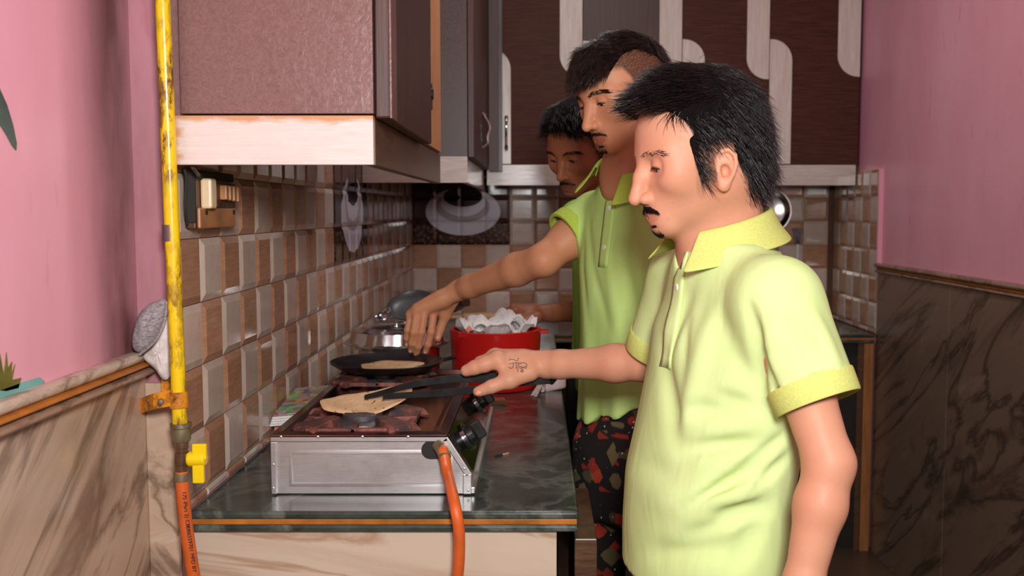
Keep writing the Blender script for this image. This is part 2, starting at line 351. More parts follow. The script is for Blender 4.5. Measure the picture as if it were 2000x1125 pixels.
trim_band('moulding_stripe', rnd(zrb+h2*.3, zrb+h2*.55, .012, .018), XR, -1, YF, 3.85, ORANGE, tr2)
trim_band('moulding_base', rnd(zrb, zrb+h2*.3, .012, .024), XR, -1, YF, 3.85, TRIMB, tr2)
# ------------------------------------------------------------------ wall tiles (each one bevelled)
_tc = {}
def tile_mesh(w, h, d, mat):
    key = (round(w, 4), round(h, 4), mat.name)
    if key in _tc: return _tc[key]
    me = bpy.data.meshes.new('tile'); g = 0.0007; b = min(0.013, w*.3, h*.3)
    o = [(g, g), (w-g, g), (w-g, h-g), (g, h-g)]; i = [(b, b), (w-b, b), (w-b, h-b), (b, h-b)]
    vs = [(x, 0, z) for x, z in o] + [(x, -d*.35, z) for x, z in o] + [(x, -d, z) for x, z in i]
    fs = [(8, 9, 10, 11)] + [(k, (k+1) % 4, 4+(k+1) % 4, 4+k) for k in range(4)] + [(4+k, 4+(k+1) % 4, 8+(k+1) % 4, 8+k) for k in range(4)]
    me.from_pydata(vs, [], fs); me.materials.append(mat); _tc[key] = me; return me
def tiles(wall, org, rot, cols, rows, pick):
    """cols, rows: edge positions along the wall and up it"""
    for j in range(len(rows)-1):
        for i in range(len(cols)-1):
            mt = pick(i, j)
            if mt is None: continue
            o = bpy.data.objects.new('tile', tile_mesh(cols[i+1]-cols[i], rows[j+1]-rows[j], 0.0065, mt)); COL.objects.link(o)
            o.parent = wall
            R = Matrix.Rotation(rot, 4, 'Z'); p = Vector(org) + R @ Vector((cols[i], 0, 0)) + Vector((0, 0, rows[j])); o.matrix_local = Matrix.Translation(p) @ R
TH_ = 0.1035; Z0 = 0.8775
ROWS = [0.861] + [Z0 + TH_*k + (0.002 if k > 3 else 0) for k in range(0, 7)]
PRL = m_print('coffee_print_side', 1, 2.99, 1.33, 0.17, 0.115); PRB = m_print('coffee_print_back', 0, -0.33, 1.335, 0.165, 0.105)
nL = 27; wL = (YB-0.002-YR)/nL
def pickL(i, j):
    y = YB - (i+0.5)*wL                                     # laid out from the far corner towards the camera
    if j >= 4 and 2.70 < y < 3.28: return PRL
    return TILE_C if (i+j) % 2 else TILE_B
def tile_left():
    R = Matrix.Rotation(math.radians(90), 4, 'Z')
    for j in range(len(ROWS)-1):
        for i in range(nL):
            y = YR + i*wL; mt = pickL(nL-1-i, j)
            o = bpy.data.objects.new('tile', tile_mesh(wL, ROWS[j+1]-ROWS[j], 0.0065, mt)); COL.objects.link(o); o.parent = wl
            o.matrix_local = Matrix.Translation((XL, y, ROWS[j])) @ R
tile_left()
bx('tile_backing', (XL-.001, YR+.001, ZCT), (XL+.0008, YB-.001, ROWS[-1]), GROUT, wl)
wB = 0.1085
colsB = [wB*k for k in range(18)]; colsB[-1] = min(colsB[-1], XR-XL-.005)
def pickB(i, j):
    x = XL + (i+.5)*wB
    if j >= 4 and x < -0.10: return PRB
    if j >= 5 and x < 0.12: return TILE_C
    return TILE_C if (i+j) % 2 == 0 else TILE_B
tiles(wb, (XL, YB, 0), 0, colsB, ROWS, pickB)
zTR = P(1700, 316, Y=4.0)[2]
rowsR = [0.861] + [Z0 + TH_*k for k in range(0, 7)]; rowsR[-1] = min(rowsR[-1], zTR+.04)
YT = 3.855; wR = (YB-.002-YT)/6
bx('tile_backing', (XR-.009, YT, ZCT), (XR, YB-.001, rowsR[-1]), PINK, wr)
R90 = Matrix.Rotation(math.radians(-90), 4, 'Z')
for j in range(len(rowsR)-1):
    for i in range(6):
        o = bpy.data.objects.new('tile', tile_mesh(wR, rowsR[j+1]-rowsR[j], 0.0065, TILE_B if (i+j) % 2 else TILE_C)); COL.objects.link(o); o.parent = wr
        o.matrix_local = Matrix.Translation((XR-.009, YB-.002-i*wR, rowsR[j])) @ R90
bx('plaster_edge', (XR-.017, YT-.012, zrt), (XR, YT, rowsR[-1]+.0), PINK, wr)
# painted mural leaves on the near left wall
def leaf(name, outline, mat, label, X=XN):
    pts = [P(u, v, X=X) for u, v in outline]; m = MB().prism([(X+.0002, p[1], p[2]) for p in pts], (0.0012, 0, 0))
    return m.build(name, mat, wn)
leaf('painted_leaf', [(-40,120),(-6,165),(12,205),(24,245),(31,280),(30,294),(22,284),(10,262),(-4,240),(-40,170)], DGREEN, '')
leaf('painted_leaf', [(-60,770),(0,762),(38,748),(76,737),(86,745),(70,757),(36,770),(4,786),(-60,812)], TEAL, '')
leaf('painted_leaf', [(-30,760),(-2,690),(6,735),(11,688),(14,720),(22,706),(20,735),(28,711),(22,742),(40,738),(34,758),(10,764)], OLIVE, '')
# ------------------------------------------------------------------ worktop (one L-shaped stone slab with a banded nosing)
Y0 = 1.559; XC = 0.066; YC2 = 3.845
ct_ = tag(empty('kitchen_worktop', (XL, Y0, ZCT-.033)), 'dark green stone kitchen worktop with orange banded edge along tiled wall', 'worktop')
def ell_slab(z0, z1, out):
    return [(XL+.001, Y0-out), (XC+out, Y0-out), (XC+out, YC2-out), (XR-.018, YC2-out), (XR-.018, YB-.001), (XL+.001, YB-.001)], z0, z1
for nm, z0, z1, out, mt in (('stone_slab', ZCT-.013, ZCT, 0.0, GREEN), ('orange_band', ZCT-.022, ZCT-.013, -.003, ORANGE), ('lower_nosing', ZCT-.034, ZCT-.022, -.001, GREEN)):
    pl, a, b = ell_slab(z0, z1, out); MB().prism([(x, y, a) for x, y in pl], (0, 0, b-a)).build(nm, mt, ct_, bevel=0.0045 if mt is GREEN else 0.001, seg=3)
bs = tag(empty('counter_base', (XL, Y0, 0)), 'counter base with cream marble end slab and dark wooden cupboard door', 'cupboard')
XE = P(1087, 1080, Y=Y0+.02)[0]
bx('end_slab', (XL+.002, Y0+.012, 0), (XE, Y0+.032, ZCT-.035), MARBLE2, bs, bevel=.001)
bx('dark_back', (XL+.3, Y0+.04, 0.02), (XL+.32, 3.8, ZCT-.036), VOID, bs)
d_ = P(1165, 1045, Y=1.66)
bx('cupboard_door', (XC-.004, 1.64, 0.06), (d_[0], 1.95, d_[2]), DARKPLY, bs, bevel=.002)
bx('base_rail', (XC-.05, 2.2, 0.0), (XC-.02, 3.8, 0.8), DARKPLY, bs)
b2 = tag(empty('corner_counter_base', (0.4, YC2, 0)), 'dark cupboard with orange brown wooden post under far worktop end', 'cupboard')
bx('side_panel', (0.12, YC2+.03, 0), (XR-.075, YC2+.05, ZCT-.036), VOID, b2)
bx('post', (XR-.056, YC2-.0, 0), (XR-.02, YC2+.04, ZCT-.036), m_wood('orange_brown_post', srgb(150, 92, 48), srgb(180, 122, 72), (20, 20, 2)), b2, bevel=.002)
bx('post', (XR-.078, YC2+.01, 0), (XR-.058, YC2+.03, ZCT-.036), DARKPLY, b2)
# ------------------------------------------------------------------ wall cabinets
def PX(u, v, Y): return P(u, v, Y=Y)
YA = 1.50
xa0 = XL+.001; xa1 = P(730, 270, Y=YA)[0]; zA0 = P(540, 322, Y=YA)[2]; zA1 = P(540, 222, Y=YA)[2]; yA2 = 2.52; zTop = 2.3
ca = tag(empty('wall_cabinet', (xa0, YA, zA0)), 'brown textured wall cabinet with pale plywood band above the stove', 'cabinet')
bx('side_panel', (P(337, 200, Y=YA)[0]+.012, YA, zA1), (xa1, YA+.018, zTop), LEATHER, ca, bevel=.001)
bx('body', (xa0, YA+.018, zA1-.001), (xa1-.002, yA2, zTop), LEATHER, ca)
bx('plywood_band', (xa0+.014, YA-.004, zA0), (xa1, YA+.014, zA1-.003), BIRCH, ca, bevel=.001)
MB().box((xa1-.018, YA+.0145, zA0), (xa1, yA2, zA1-.004)).build('front_band', DARKPLY, ca, bevel=.001)
bx('base_board', (xa0+.02, YA+.014, zA0+.05), (xa1-.02, yA2, zA0+.06), VOID, ca)
yd1 = 2.09
dr = bx('door', (xa1+.002, YA+.004, zA1-.006), (xa1+.024, yd1, zTop), WENGE_V, ca, bevel=.003)
bx('door_moulding', (xa1+.024, YA+.004, zA1-.006), (xa1+.027, YA+.06, zTop), LEATHER, dr)
bx('raw_edge', (xa1-.002, yd1+.012, zA1+.002), (xa1+.003, yA2-.01, zTop), RAWPLY, ca)
hz = P(848, 192, Y=2.25)[2]
hg = MB().box((xa1+.003, yd1+.02, hz-.028), (xa1+.012, yd1+.14, hz+.028)).lathe([(0.001, 0), (.012, 0), (.012, .012), (.001, .012)], (xa1+.008, yd1+.08, hz), (1, 0, 0), 16); hg.build('hinge', BLACK, ca)
# far left cabinet
yB1 = 3.16; xb1 = P(913, 330, Y=yB1)[0]; zB0 = P(850, 357, Y=yB1)[2]; zB1 = P(890, 305, Y=yB1)[2]; YCb = 4.12
cb = tag(empty('wall_cabinet', (xa0, yB1, zB0)), 'dark speckled wall cabinet in far left corner with chrome handle', 'cabinet')
bx('side_panel', (xa0, yB1, zB1), (xb1, yB1+.018, zTop), m_wood('dark_speckled', srgb(58, 44, 42), srgb(84, 66, 64), (60, 60, 60), 0.4), cb)
bx('body', (xa0, yB1+.018, zB1), (xb1-.002, YB-.02, zTop), WENGE, cb)
bx('pale_band', (xa0, yB1-.003, zB0), (xb1, yB1+.015, zB1-.001), PALE, cb, bevel=.001)
bx('pale_band', (xb1-.018, yB1+.0155, zB0), (xb1, YCb+.02, zB1-.001), PALE, cb, bevel=.001)
bx('base_board', (xa0+.01, yB1+.02, zB0+.04), (xb1-.02, YB-.02, zB0+.05), VOID, cb)
db = bx('door', (xb1+.002, yB1+.0, zB1-.004), (xb1+.022, yB1+.46, zTop), WENGE_V, cb, bevel=.002)
bx('door', (xb1+.002, yB1+.465, zB1-.004), (xb1+.022, YCb-.03, zTop), WENGE_V, cb, bevel=.002)
def handle(parent, x, y, z0, z1, outv, mat=CHROME):
    n = 14; pts = []; o = np.array(outv)
    for i in range(n+1):
        s = i/n; z = z0+(z1-z0)*s; b = 0.024*(math.sin(math.pi*s)**0.6) + 0.004*math.sin(4*math.pi*s)
        pts.append(np.array([x, y, z]) + o*b)
    m = MB(); m.tube(pts, [0.0055 if 1 < i < n-1 else 0.008 for i in range(n+1)], 10); return m.build('handle', mat, parent, smooth=True)
ah = P(958, 256, Y=3.9)
handle(db, xb1+.022, 3.62, P(950, 289, Y=3.62)[2], P(950, 221, Y=3.62)[2], (1, 0, 0))
# corner stile that closes the gap between both runs
xs0, xs1 = P(955, 100, Y=YCb-.03)[0], P(981, 100, Y=YCb-.03)[0]
bx('corner_stile', (xs0, YCb-.05, zB1-.012), (xs1-.014, YCb-.03, zTop), WENGE_V, cb)
bx('corner_edge', (xs1-.014, YCb-.055, zB1-.012), (xs1, YCb-.03, zTop), m_wood('grey_edge_band', srgb(70, 58, 60), srgb(96, 84, 86), (20, 20, 3)), cb)
# back run of cabinets
zC0 = P(1300, 362, Y=YCb)[2]; zC1 = P(1300, 321, Y=YCb)[2]
xc0 = P(960, 200, Y=YCb)[0]; xc1 = P(1678, 200, Y=YCb)[0]
cc = tag(empty('wall_cabinet', (xc0, YCb, zC0)), 'long dark wood wall cabinet with cream rounded inlays on back wall', 'cabinet')
bx('body', (xb1+.01, YCb+.02, zC1), (XR-.001, YB-.012, zTop), WENGE, cc)
bx('pale_band', (P(951, 350, Y=YCb)[0], YCb, zC0), (XR-.02, YCb+.018, zC1-.002), PALE, cc, bevel=.001)
bx('base_board', (xb1, YCb+.02, zC0+.03), (XR-.002, YB-.02, zC0+.04), VOID, cc)
def rounded(x0, x1, z0, z1, r, corner, n=10):
    """rectangle with one big rounded corner ('bl' or 'tr')"""
    p = [(x0, z0), (x1, z0), (x1, z1), (x0, z1)]
    if corner == 'bl': arc = [(x0+r-r*math.cos(a), z0+r-r*math.sin(a)) for a in [math.pi/2*k/n for k in range(n+1)]]; return arc + [p[1], p[2], p[3]]
    arc = [(x1-r+r*math.cos(a), z1-r+r*math.sin(a)) for a in [math.pi/2*k/n for k in range(n+1)]]; return [p[0], p[1]] + arc + [p[3]]
edges = [962, 1137.5, 1331, 1501, 1678]
for k in range(4):
    x0, x1 = P(edges[k], 200, Y=YCb)[0]+.0015, P(edges[k+1], 200, Y=YCb)[0]-.0015
    d = bx('door', (x0, YCb, zC1), (x1, YCb+.02, zTop), WENGE if k != 1 else WENGE_V, cc, bevel=.001)
    px = 4.12/F; iw = 43*px
    zi = P(1480, [150, 168, 155, 150][k], Y=YCb)[2]; zu = P(1520, [95, 80, 77, 77][k], Y=YCb)[2]
    MB().prism([(x, YCb-.004, z) for x, z in rounded(x1-iw, x1, zi, zTop, .085, 'bl')], (0, .006, 0)).build('inlay', INLAY, d, origin=None)
    MB().prism([(x, YCb-.004, z) for x, z in rounded(x0, x0+iw*(0.8 if k == 0 else 1.0), zC1+.002, zu, .085, 'tr')], (0, .006, 0)).build('inlay', INLAY, d)
    if k == 0: handle(d, x0+.055, YCb-.004, P(990, 292, Y=YCb)[2], P(990, 228, Y=YCb)[2], (0, -1, 0))
# ------------------------------------------------------------------ gas stove
sA = P(530, 968, Z=ZCT); ys = sA[1]; sx0 = sA[0]; sx1 = P(921, 965, Y=ys)[0]; sxt = P(874, 848, Y=ys)[0]; sz1 = P(700, 849, Y=ys)[2]; sz0 = ZCT+.002; yse = ys+.70
sv = tag(empty('gas_stove', (sx0, ys, ZCT)), 'two burner stainless steel gas stove with black knobs on worktop', 'stove')
zk = sz0+.035
body = [(sx0+.002, sz0), (sx1, sz0), (sx1, zk), (sxt+.004, sz1-.014), (sx0+.002, sz1-.014)]
m = MB(); n = 5
m.prism([(x, ys+.006, z) for x, z in body], (0, yse-ys-.012, 0)); m.build('body', STEEL, sv)
# end panel with a raised frame, a pressed field and the oval hose hole
def frame_strip(a, b, w, mat=STEEL, nm='frame_strip', d=.004):
    a = np.array(a); b = np.array(b); t = (b-a)/np.linalg.norm(b-a); nn = np.array([-t[1], t[0]])*w
    q = [a, b, b+nn, a+nn]; MB().prism([(p[0], ys, p[1]) for p in q], (0, d+.002, 0)).build(nm, mat, sv, bevel=.0012)
zl = P(700, 863, Y=ys)[2]
frame_strip((sx0, zl), (sxt, zl), sz1-.001-zl); frame_strip((sx0, sz0), (sx0, zl-.0005), -.0095)
frame_strip((sx1-.0145, sz0), (sx1, sz0), zk-sz0)
frame_strip((sx1, zk+.0005), (sxt, sz1-.004), .0105)
xi0, xi1 = P(567, 930, Y=ys)[0], P(880, 930, Y=ys)[0]; zi0, zi1 = P(700, 948, Y=ys)[2], P(700, 884, Y=ys)[2]
m = MB()
o_ = [(sx0+.0095, sz0+.001), (sx1-.015, sz0+.001), (sx1-.019, zk+.012), (sxt-.012, zl), (sx0+.0095, zl)]
m.prism([(x, ys+.0045, z) for x, z in o_], (0, .002, 0)); m.build('end_panel', STEEL, sv)
m = MB(); b = .004
ring_o = [(xi0-b, zi0-b), (xi1+b, zi0-b), (xi1+b, zi1+b), (xi0-b, zi1+b)]; ring_i = [(xi0+b, zi0+b), (xi1-b, zi0+b), (xi1-b, zi1-b), (xi0+b, zi1-b)]
m.add([(x, ys+.0046, z) for x, z in ring_o] + [(x, ys+.0036, z) for x, z in [((a[0]+c[0])/2, (a[1]+c[1])/2) for a, c in zip(ring_o, ring_i)]] + [(x, ys+.0043, z) for x, z in ring_i],
      [(k, (k+1) % 4, 4+(k+1) % 4, 4+k) for k in range(4)] + [(4+k, 4+(k+1) % 4, 8+(k+1) % 4, 8+k) for k in range(4)])
m.build('pressed_border', STEEL, sv, smooth=True, angle=180)
hc = P(852, 880, Y=ys); ov = []
for k in range(24):
    a = 2*math.pi*k/24; ov.append((hc[0]+(.010 if math.cos(a) > 0 else -.010)+.0155*math.cos(a), ys+.003, hc[2]+.0155*math.sin(a)))
MB().prism(ov, (0, .002, 0)).build('hose_hole', VOID, sv)
for u in (549, 621, 708, 797): p = P(u, 853, Y=ys); MB().lathe([(.0001, .0015), (.0022, .001), (.0028, 0)], (p[0], ys, p[2]), (0, -1, 0), 10).build('rivet', STEEL, sv)
for (u, v) in ((534, 907), (534, 953), (907, 915), (915, 958)): p = P(u, v, Y=ys); MB().lathe([(.0001, .0015), (.0018, .001), (.0024, 0)], (p[0], ys, p[2]), (0, -1, 0), 10).build('rivet', STEEL, sv)
# top plate: rim, sloped well, flat floor
rx0, rx1, ry0, ry1 = sx0-.001, sxt, ys-.001, yse
def rect(i, z): return [(rx0+i, ry0+i, z), (rx1-i*.9, ry0+i, z), (rx1-i*.9, ry1-i, z), (rx0+i, ry1-i, z)]
lv = [rect(0, sz1-.004), rect(0, sz1), rect(.018, sz1+.002), rect(.022, sz1+.001), rect(.034, sz1-.007), rect(.05, sz1-.007)]
m = MB(); m.add(sum(lv, []), [(4*a+k, 4*a+(k+1) % 4, 4*a+4+(k+1) % 4, 4*a+4+k) for a in range(5) for k in range(4)] + [(20, 21, 22, 23)])
m.build('top_plate', BROWNSTEEL, sv, bevel=.0015, fix=True)
# sloped control panel
pa = np.array([sx1, 0, zk]); pb = np.array([sxt, 0, sz1-.003]); nrm = np.array([pb[2]-pa[2], 0, pa[0]-pb[0]]); nrm /= np.linalg.norm(nrm); nrm = nrm if nrm[0] > 0 else -nrm
m = MB(); m.prism([tuple(q) for q in (pa+[0, ys+.012, 0], pb+[0, ys+.012, 0], pb+[0, yse-.012, 0], pa+[0, yse-.012, 0])], nrm*.003); m.build('control_panel', GLASSP, sv)
bx('front_rail', (sx1-.002, ys+.002, sz0), (sx1+.006, yse-.002, sz0+.012), STEEL, sv, bevel=.002)
for (u, v) in ((918, 847), (935, 772)):
    for Yk in np.linspace(ys+.03, yse-.05, 200):      # where the knob's pixel meets the panel
        q = P(u-14, v, Y=Yk); s_ = np.dot(q-pa, nrm)
        if s_ < 0.0: break
    c = (pa+pb)/2*[1, 0, 1] + [0, Yk, 0]; c = c + nrm*.003
    kn = MB(); kn.lathe([(.001, 0), (.026, 0), (.026, .003), (.019, .005), (.019, .016), (.016, .018), (.001, .018)], c, nrm, 32)
    k_ = kn.build('knob', BLACK, sv, smooth=True)
    tdir = (pb-pa)/np.linalg.norm(pb-pa)
    g = MB(); g.obox(c+nrm*.025, tdir*.017, np.array([0, .0075, 0]), nrm*.009); g.build('knob_grip', BLACK, k_, bevel=.003)
    MB().lathe([(.022, 0), (.0275, 0), (.0275, .004), (.022, .004)], c, nrm, 32, caps=False).build('knob_ring', STEEL2, k_, smooth=True)
# burners and cast pan supports
zpl = sz1-.007
def burner(cx, cy, big):
    b = MB(); b.lathe([(.001, 0), (.05, 0), (.048, .006), (.036, .012), (.036, .020), (.032, .024), (.012, .024), (.010, .019), (.001, .019)], (cx, cy, zpl), (0, 0, 1), 40); b.build('burner', BURNER, sv, smooth=True)
    s = MB(); r0 = .098
    c4 = [(cx-r0, cy-r0), (cx+r0, cy-r0), (cx+r0, cy+r0), (cx-r0, cy+r0)]
    for k in range(4):
        a, c = np.array(c4[k]), np.array(c4[(k+1) % 4]); d = (c-a)/np.linalg.norm(c-a); nn = np.array([-d[1], d[0]])
        q = [a+d*.018, c-d*.018, c-d*.018+nn*.012, a+d*.018+nn*.012]; s.prism([(p[0], p[1], zpl+.004) for p in q], (0, 0, .009))
        mid = (a+c)/2; q = [mid-d*.004, mid+d*.004, mid+d*.003+nn*.05, mid-d*.003+nn*.05]; s.prism([(p[0], p[1], zpl+.006) for p in q], (0, 0, .008))
    s.build('support_ring', IRON, sv, bevel=.0015)
    for k in range(4):
        a = np.array(c4[k]); d = (np.array([cx, cy])-a); L = np.linalg.norm(d); d /= L; nn = np.array([-d[1], d[0]])
        w0, w1 = .036, .010
        top = [a+d*.012-nn*w0, a+d*.012+nn*w0, a+d*.088+nn*w1, a+d*.088-nn*w1]
        pr = MB(); v = [(p[0], p[1], zpl+.003) for p in top] + [(p[0], p[1], z) for p, z in zip([a+d*.02-nn*w0*.8, a+d*.02+nn*w0*.8, a+d*.085+nn*w1, a+d*.085-nn*w1], (zpl+.016, zpl+.016, zpl+.023, zpl+.023))]
        pr.add(v, [(0,3,2,1),(4,5,6,7),(0,1,5,4),(1,2,6,5),(2,3,7,6),(3,0,4,7)]); pr.build('support_prong', IRON, sv, bevel=.002)
B1 = P(708, 812, Z=zpl+.015); B2 = P(752, 716, Z=zpl+.03)
burner(B1[0], B1[1], True); B2[1] = min(B2[1], yse-.13); burner(B2[0], B2[1], True)
# gas hose to the stove
hs = tag(empty('gas_hose', P(862, 872, Y=ys-.02)), 'orange rubber gas hose hanging from the stove over worktop edge', 'hose')
def curve(pts, n=40):
    pts = np.array(pts, float); m_ = len(pts); out = []
    ext = np.vstack([2*pts[0]-pts[1], pts, 2*pts[-1]-pts[-2]])
    for i in range(m_-1):
        for k in range(n):
            t = k/n; p0, p1, p2, p3 = ext[i:i+4]
            out.append(0.5*((2*p1)+(-p0+p2)*t+(2*p0-5*p1+4*p2-p3)*t*t+(-p0+3*p1-3*p2+p3)*t**3))
    out.append(pts[-1]); return np.array(out)
hp = [P(858, 872, Y=ys+.02), P(866, 882, Y=ys-.012), P(874, 925, Y=ys-.03), P(888, 985, Y=Y0-.02), P(897, 1045, Y=Y0-.03), P(894, 1125, Y=Y0-.03), (P(880, 1200, Y=Y0-.03)), P(840, 1400, Y=Y0-.02)]
MB().tube(curve(hp, 10), .0093, 14).build('tube', HOSE, hs, smooth=True)
MB().tube([P(855, 868, Y=ys+.004), P(866, 884, Y=ys-.010), P(869, 894, Y=ys-.018)], .0108, 14).build('clamp', ZINC, hs, smooth=True)
for (u, v) in ((888, 985), (895, 1040)):
    p = P(u, v, Y=Y0-.03)
# ------------------------------------------------------------------ gas pipe, clamp, valve and hose
YP = 1.47
pp = tag(empty('gas_pipe', P(352, 850, Y=YP)), 'yellow painted steel gas pipe in the corner with chipped paint', 'pipe')
t0, t1 = P(320, 60, Y=YP), P(352, 842, Y=YP); dv = (t0-t1)/(t0[2]-t1[2]); ttop = t1 + dv*(ZC-.002-t1[2])
MB().tube([t1, ttop], .0108, 20).build('tube', YELLOW, pp, smooth=True)
pc = P(333, 455, Y=YP); MB().tube([pc-dv*.012, pc+dv*.012], .0113, 20).build('bare_patch', simple('bare_steel_patch', srgb(112, 92, 96), 0.5, 0.5), pp, smooth=True)
cl = P(349, 780, Y=YP)
MB().lathe([(.0112, -.012), (.0135, -.012), (.0135, .012), (.0112, .012)], cl, dv, 24, caps=False).build('clamp_ring', RUSTY, pp, smooth=True)
a = P(268, 795, Y=YR-.018); b = P(300, 784, Y=YP-.006); c = P(338, 777, Y=YP-.008)
MB().strip([a, b, c], np.array([0, 0, .012]), np.array([0, .0015, 0])).strip([a+[-.003, -.002, 0], a+[.003, .002, 0]], np.array([0, 0, .014]), np.array([0, .004, 0])).build('clamp_arm', RUSTY, pp, bevel=.001)
MB().lathe([(.0001, .005), (.004, .004), (.005, 0)], b+[.012, -.003, 0], (0, -1, 0), 12).build('clamp_bolt', ZINC, pp, smooth=True)
MB().strip([P(330, 738, Y=YR-.02), P(330, 766, Y=YR-.02)], np.array([.011, 0, 0]), np.array([0, .002, 0])).build('clamp_plate', RUSTY, pp)
v1, v2 = P(353, 826, Y=YP), P(355, 862, Y=YP); ax = (v1-v2)/np.linalg.norm(v1-v2); L_ = np.linalg.norm(v1-v2)
MB().lathe([(.001, 0), (.0115, 0), (.0135, .004), (.0135, L_-.008), (.0155, L_-.006), (.0155, L_), (.001, L_)], v2, ax, 24).build('pipe_coupling', YELLOW if False else ZINC, pp, smooth=True)
v3 = P(355, 922, Y=YP); L3 = np.linalg.norm(v2-v3); ax = (v2-v3)/L3
MB().lathe([(.001, 0), (.0095, 0), (.0095, .012), (.0105, .013), (.0105, L3*.65), (.0085, L3*.68), (.0085, L3*.78), (.0098, L3*.8), (.0098, L3), (.001, L3)], v3, ax, 20).build('brass_valve', BRASS, pp, smooth=True)
k0 = P(382, 896, Y=YP)
vh = MB(); vh.lathe([(.001, -.012), (.010, -.012), (.0115, -.008), (.0115, .014), (.009, .016), (.001, .016)], k0, (1, 0, 0.05), 24)
vh.obox(P(390, 882, Y=YP-.004), (.0105, 0, 0), (0, .004, 0), (0, 0, .012)); vh.obox(P(388, 920, Y=YP-.004), (.0085, 0, 0), (0, .004, 0), (0, 0, .018))
vh.build('valve_handle', YPLASTIC, pp, bevel=.002)
h2_ = tag(empty('gas_hose', P(355, 925, Y=YP)), 'orange rubber hose with printed text below the yellow pipe valve', 'hose')
hp = [P(355, 920, Y=YP), P(357, 960, Y=YP), P(364, 1030, Y=YP), P(378, 1125, Y=YP), P(392, 1200, Y=YP+.01), P(410, 1400, Y=YP+.02)]
hq = curve(hp, 12); MB().tube(hq, .0098, 16).build('tube', HOSE, h2_, smooth=True)
q = P(355, 931, Y=YP); MB().lathe([(.0098, -.006), (.0112, -.006), (.0112, .006), (.0098, .006)], q, (0, 0, 1), 24, caps=False).build('hose_clamp', ZINC, h2_, smooth=True)
def text3d(s, loc, xdir, ydir, size, mat, parent, name='lettering'):
    cu = bpy.data.curves.new(name, 'FONT'); cu.body = s; cu.size = size; cu.extrude = 0.0002
    o = bpy.data.objects.new(name, cu); COL.objects.link(o)
    dg = bpy.context.evaluated_depsgraph_get(); me = bpy.data.meshes.new_from_object(o.evaluated_get(dg)); bpy.data.objects.remove(o); me.name = name
    X = Vector(xdir).normalized(); Yv = (Vector(ydir)-X*Vector(ydir).dot(X)).normalized(); Zv = X.cross(Yv)
    M = Matrix((X, Yv, Zv)).transposed().to_4x4(); M.translation = Vector(loc)
    me.transform(Matrix.Translation(-Vector(wloc(parent))) @ M); me.materials.clear(); me.materials.append(mat)
    return link(name, me, None, parent)
i0 = P(361, 960, Y=YP-.0102); i1 = P(368, 1022, Y=YP-.0102)
text3d('175 IPart 2) CM', i0+[-.004, 0, 0], i1-i0, (1, 0, 0.1), .0085, INK, h2_)
i0 = P(368, 1024, Y=YP-.0104); i1 = P(383, 1125, Y=YP-.0104)
text3d('0086559701 MFD BY', i0+[-.004, 0, 0], i1-i0, (1, 0, 0.1), .0085, INK, h2_)
# ------------------------------------------------------------------ cloth mitt tucked behind the pipe
mt_ = tag(empty('pot_holder', P(300, 740, Y=YR-.03)), 'grey and white cloth pot holder tucked behind the yellow pipe', 'cloth')
def cloth(fr, off, name, mat, seed, th=.012):
    """puffed pad over a pixel outline, with its own thickness"""
    rs = np.random.default_rng(seed); top = [P(u, v, Y=YR-off) for u, v in fr]; c = np.mean(top, 0); m = MB(); n = len(top); rings = 6; vs = []; ph = rs.uniform(0, 6, 8)
    for side in (-1, 1):
        for r in range(rings+1):
            f = 1-r/rings
            for k, p in enumerate(top):
                q = c+(p-c)*f; hgt = th*math.sqrt(max(0, 1-f**2.6))*(1+.18*math.sin(9*f*math.cos(k*.9+ph[0])+k*1.7))
                vs.append(q+[0, side*hgt, 0])
    fs = []
    for side in range(2):
        b0 = side*(rings+1)*n
        for r in range(rings):
            for k in range(n): fs.append((b0+r*n+k, b0+r*n+(k+1) % n, b0+(r+1)*n+(k+1) % n, b0+(r+1)*n+k))
    for k in range(n): fs.append((k, (k+1) % n, (rings+1)*n+(k+1) % n, (rings+1)*n+k))
    m.add(vs, fs); return m.build(name, mat, mt_, smooth=True, subd=1)
cloth([(285,598),(300,588),(318,583),(328,584),(330,600),(326,625),(314,652),(300,672),(284,690),(270,690),(258,683),(256,666),(263,634),(270,612)], .042, 'grey_side', CLOTHG, 1, .016)
cloth([(330,600),(338,640),(338,680),(334,715),(333,738),(324,746),(312,738),(305,722),(290,712),(274,696),(286,686),(302,668),(316,648),(326,622)], .030, 'white_side', CLOTHW, 2, .014)
MB().tube(curve([P(326, 588, Y=YR-.056), P(322, 625, Y=YR-.06), P(312, 652, Y=YR-.062), P(298, 672, Y=YR-.06), P(272, 693, Y=YR-.052)], 8), .0022, 8).build('seam_piping', CLOTHG, mt_, smooth=True)
# ------------------------------------------------------------------ scorched switch board on the tiles
XS = XL+.0065
sb = tag(empty('switch_board', P(400, 440, X=XS)), 'scorched brown electrical switch board on tiles under the cabinet', 'switchboard')
def wq(u, v, x=XS): return P(u, v, X=x)
a0, a1 = wq(362, 447), wq(437, 345); zt_ = wq(362, 322)[2]
y0_, y1_ = a0[1], wq(437, 440)[1]; zb_ = a0[2]; zt_ = min(zt_, zA0-.004)
def sbx(nm, f0, f1, g0, g1, d0, d1, mt, **k):
    return MB().box((XS+d0, y0_+(y1_-y0_)*f0, zb_+(zt_-zb_)*g0), (XS+d1, y0_+(y1_-y0_)*f1, zb_+(zt_-zb_)*g1)).build(nm, mt, sb, **k)
sbx('back_plate', 0, 1, 0, 1, 0, .016, BAKELITE_D, bevel=.002)
sbx('face_plate', 0.03, 1, 0.0, .36, .016, .022, BAKELITE, bevel=.003)
sbx('side_bracket', -.02, .01, .1, .98, .0, .018, SOOT, bevel=.002)
sbx('cream_rocker', .13, .28, .34, .86, .016, .034, CREAMP, bevel=.004)
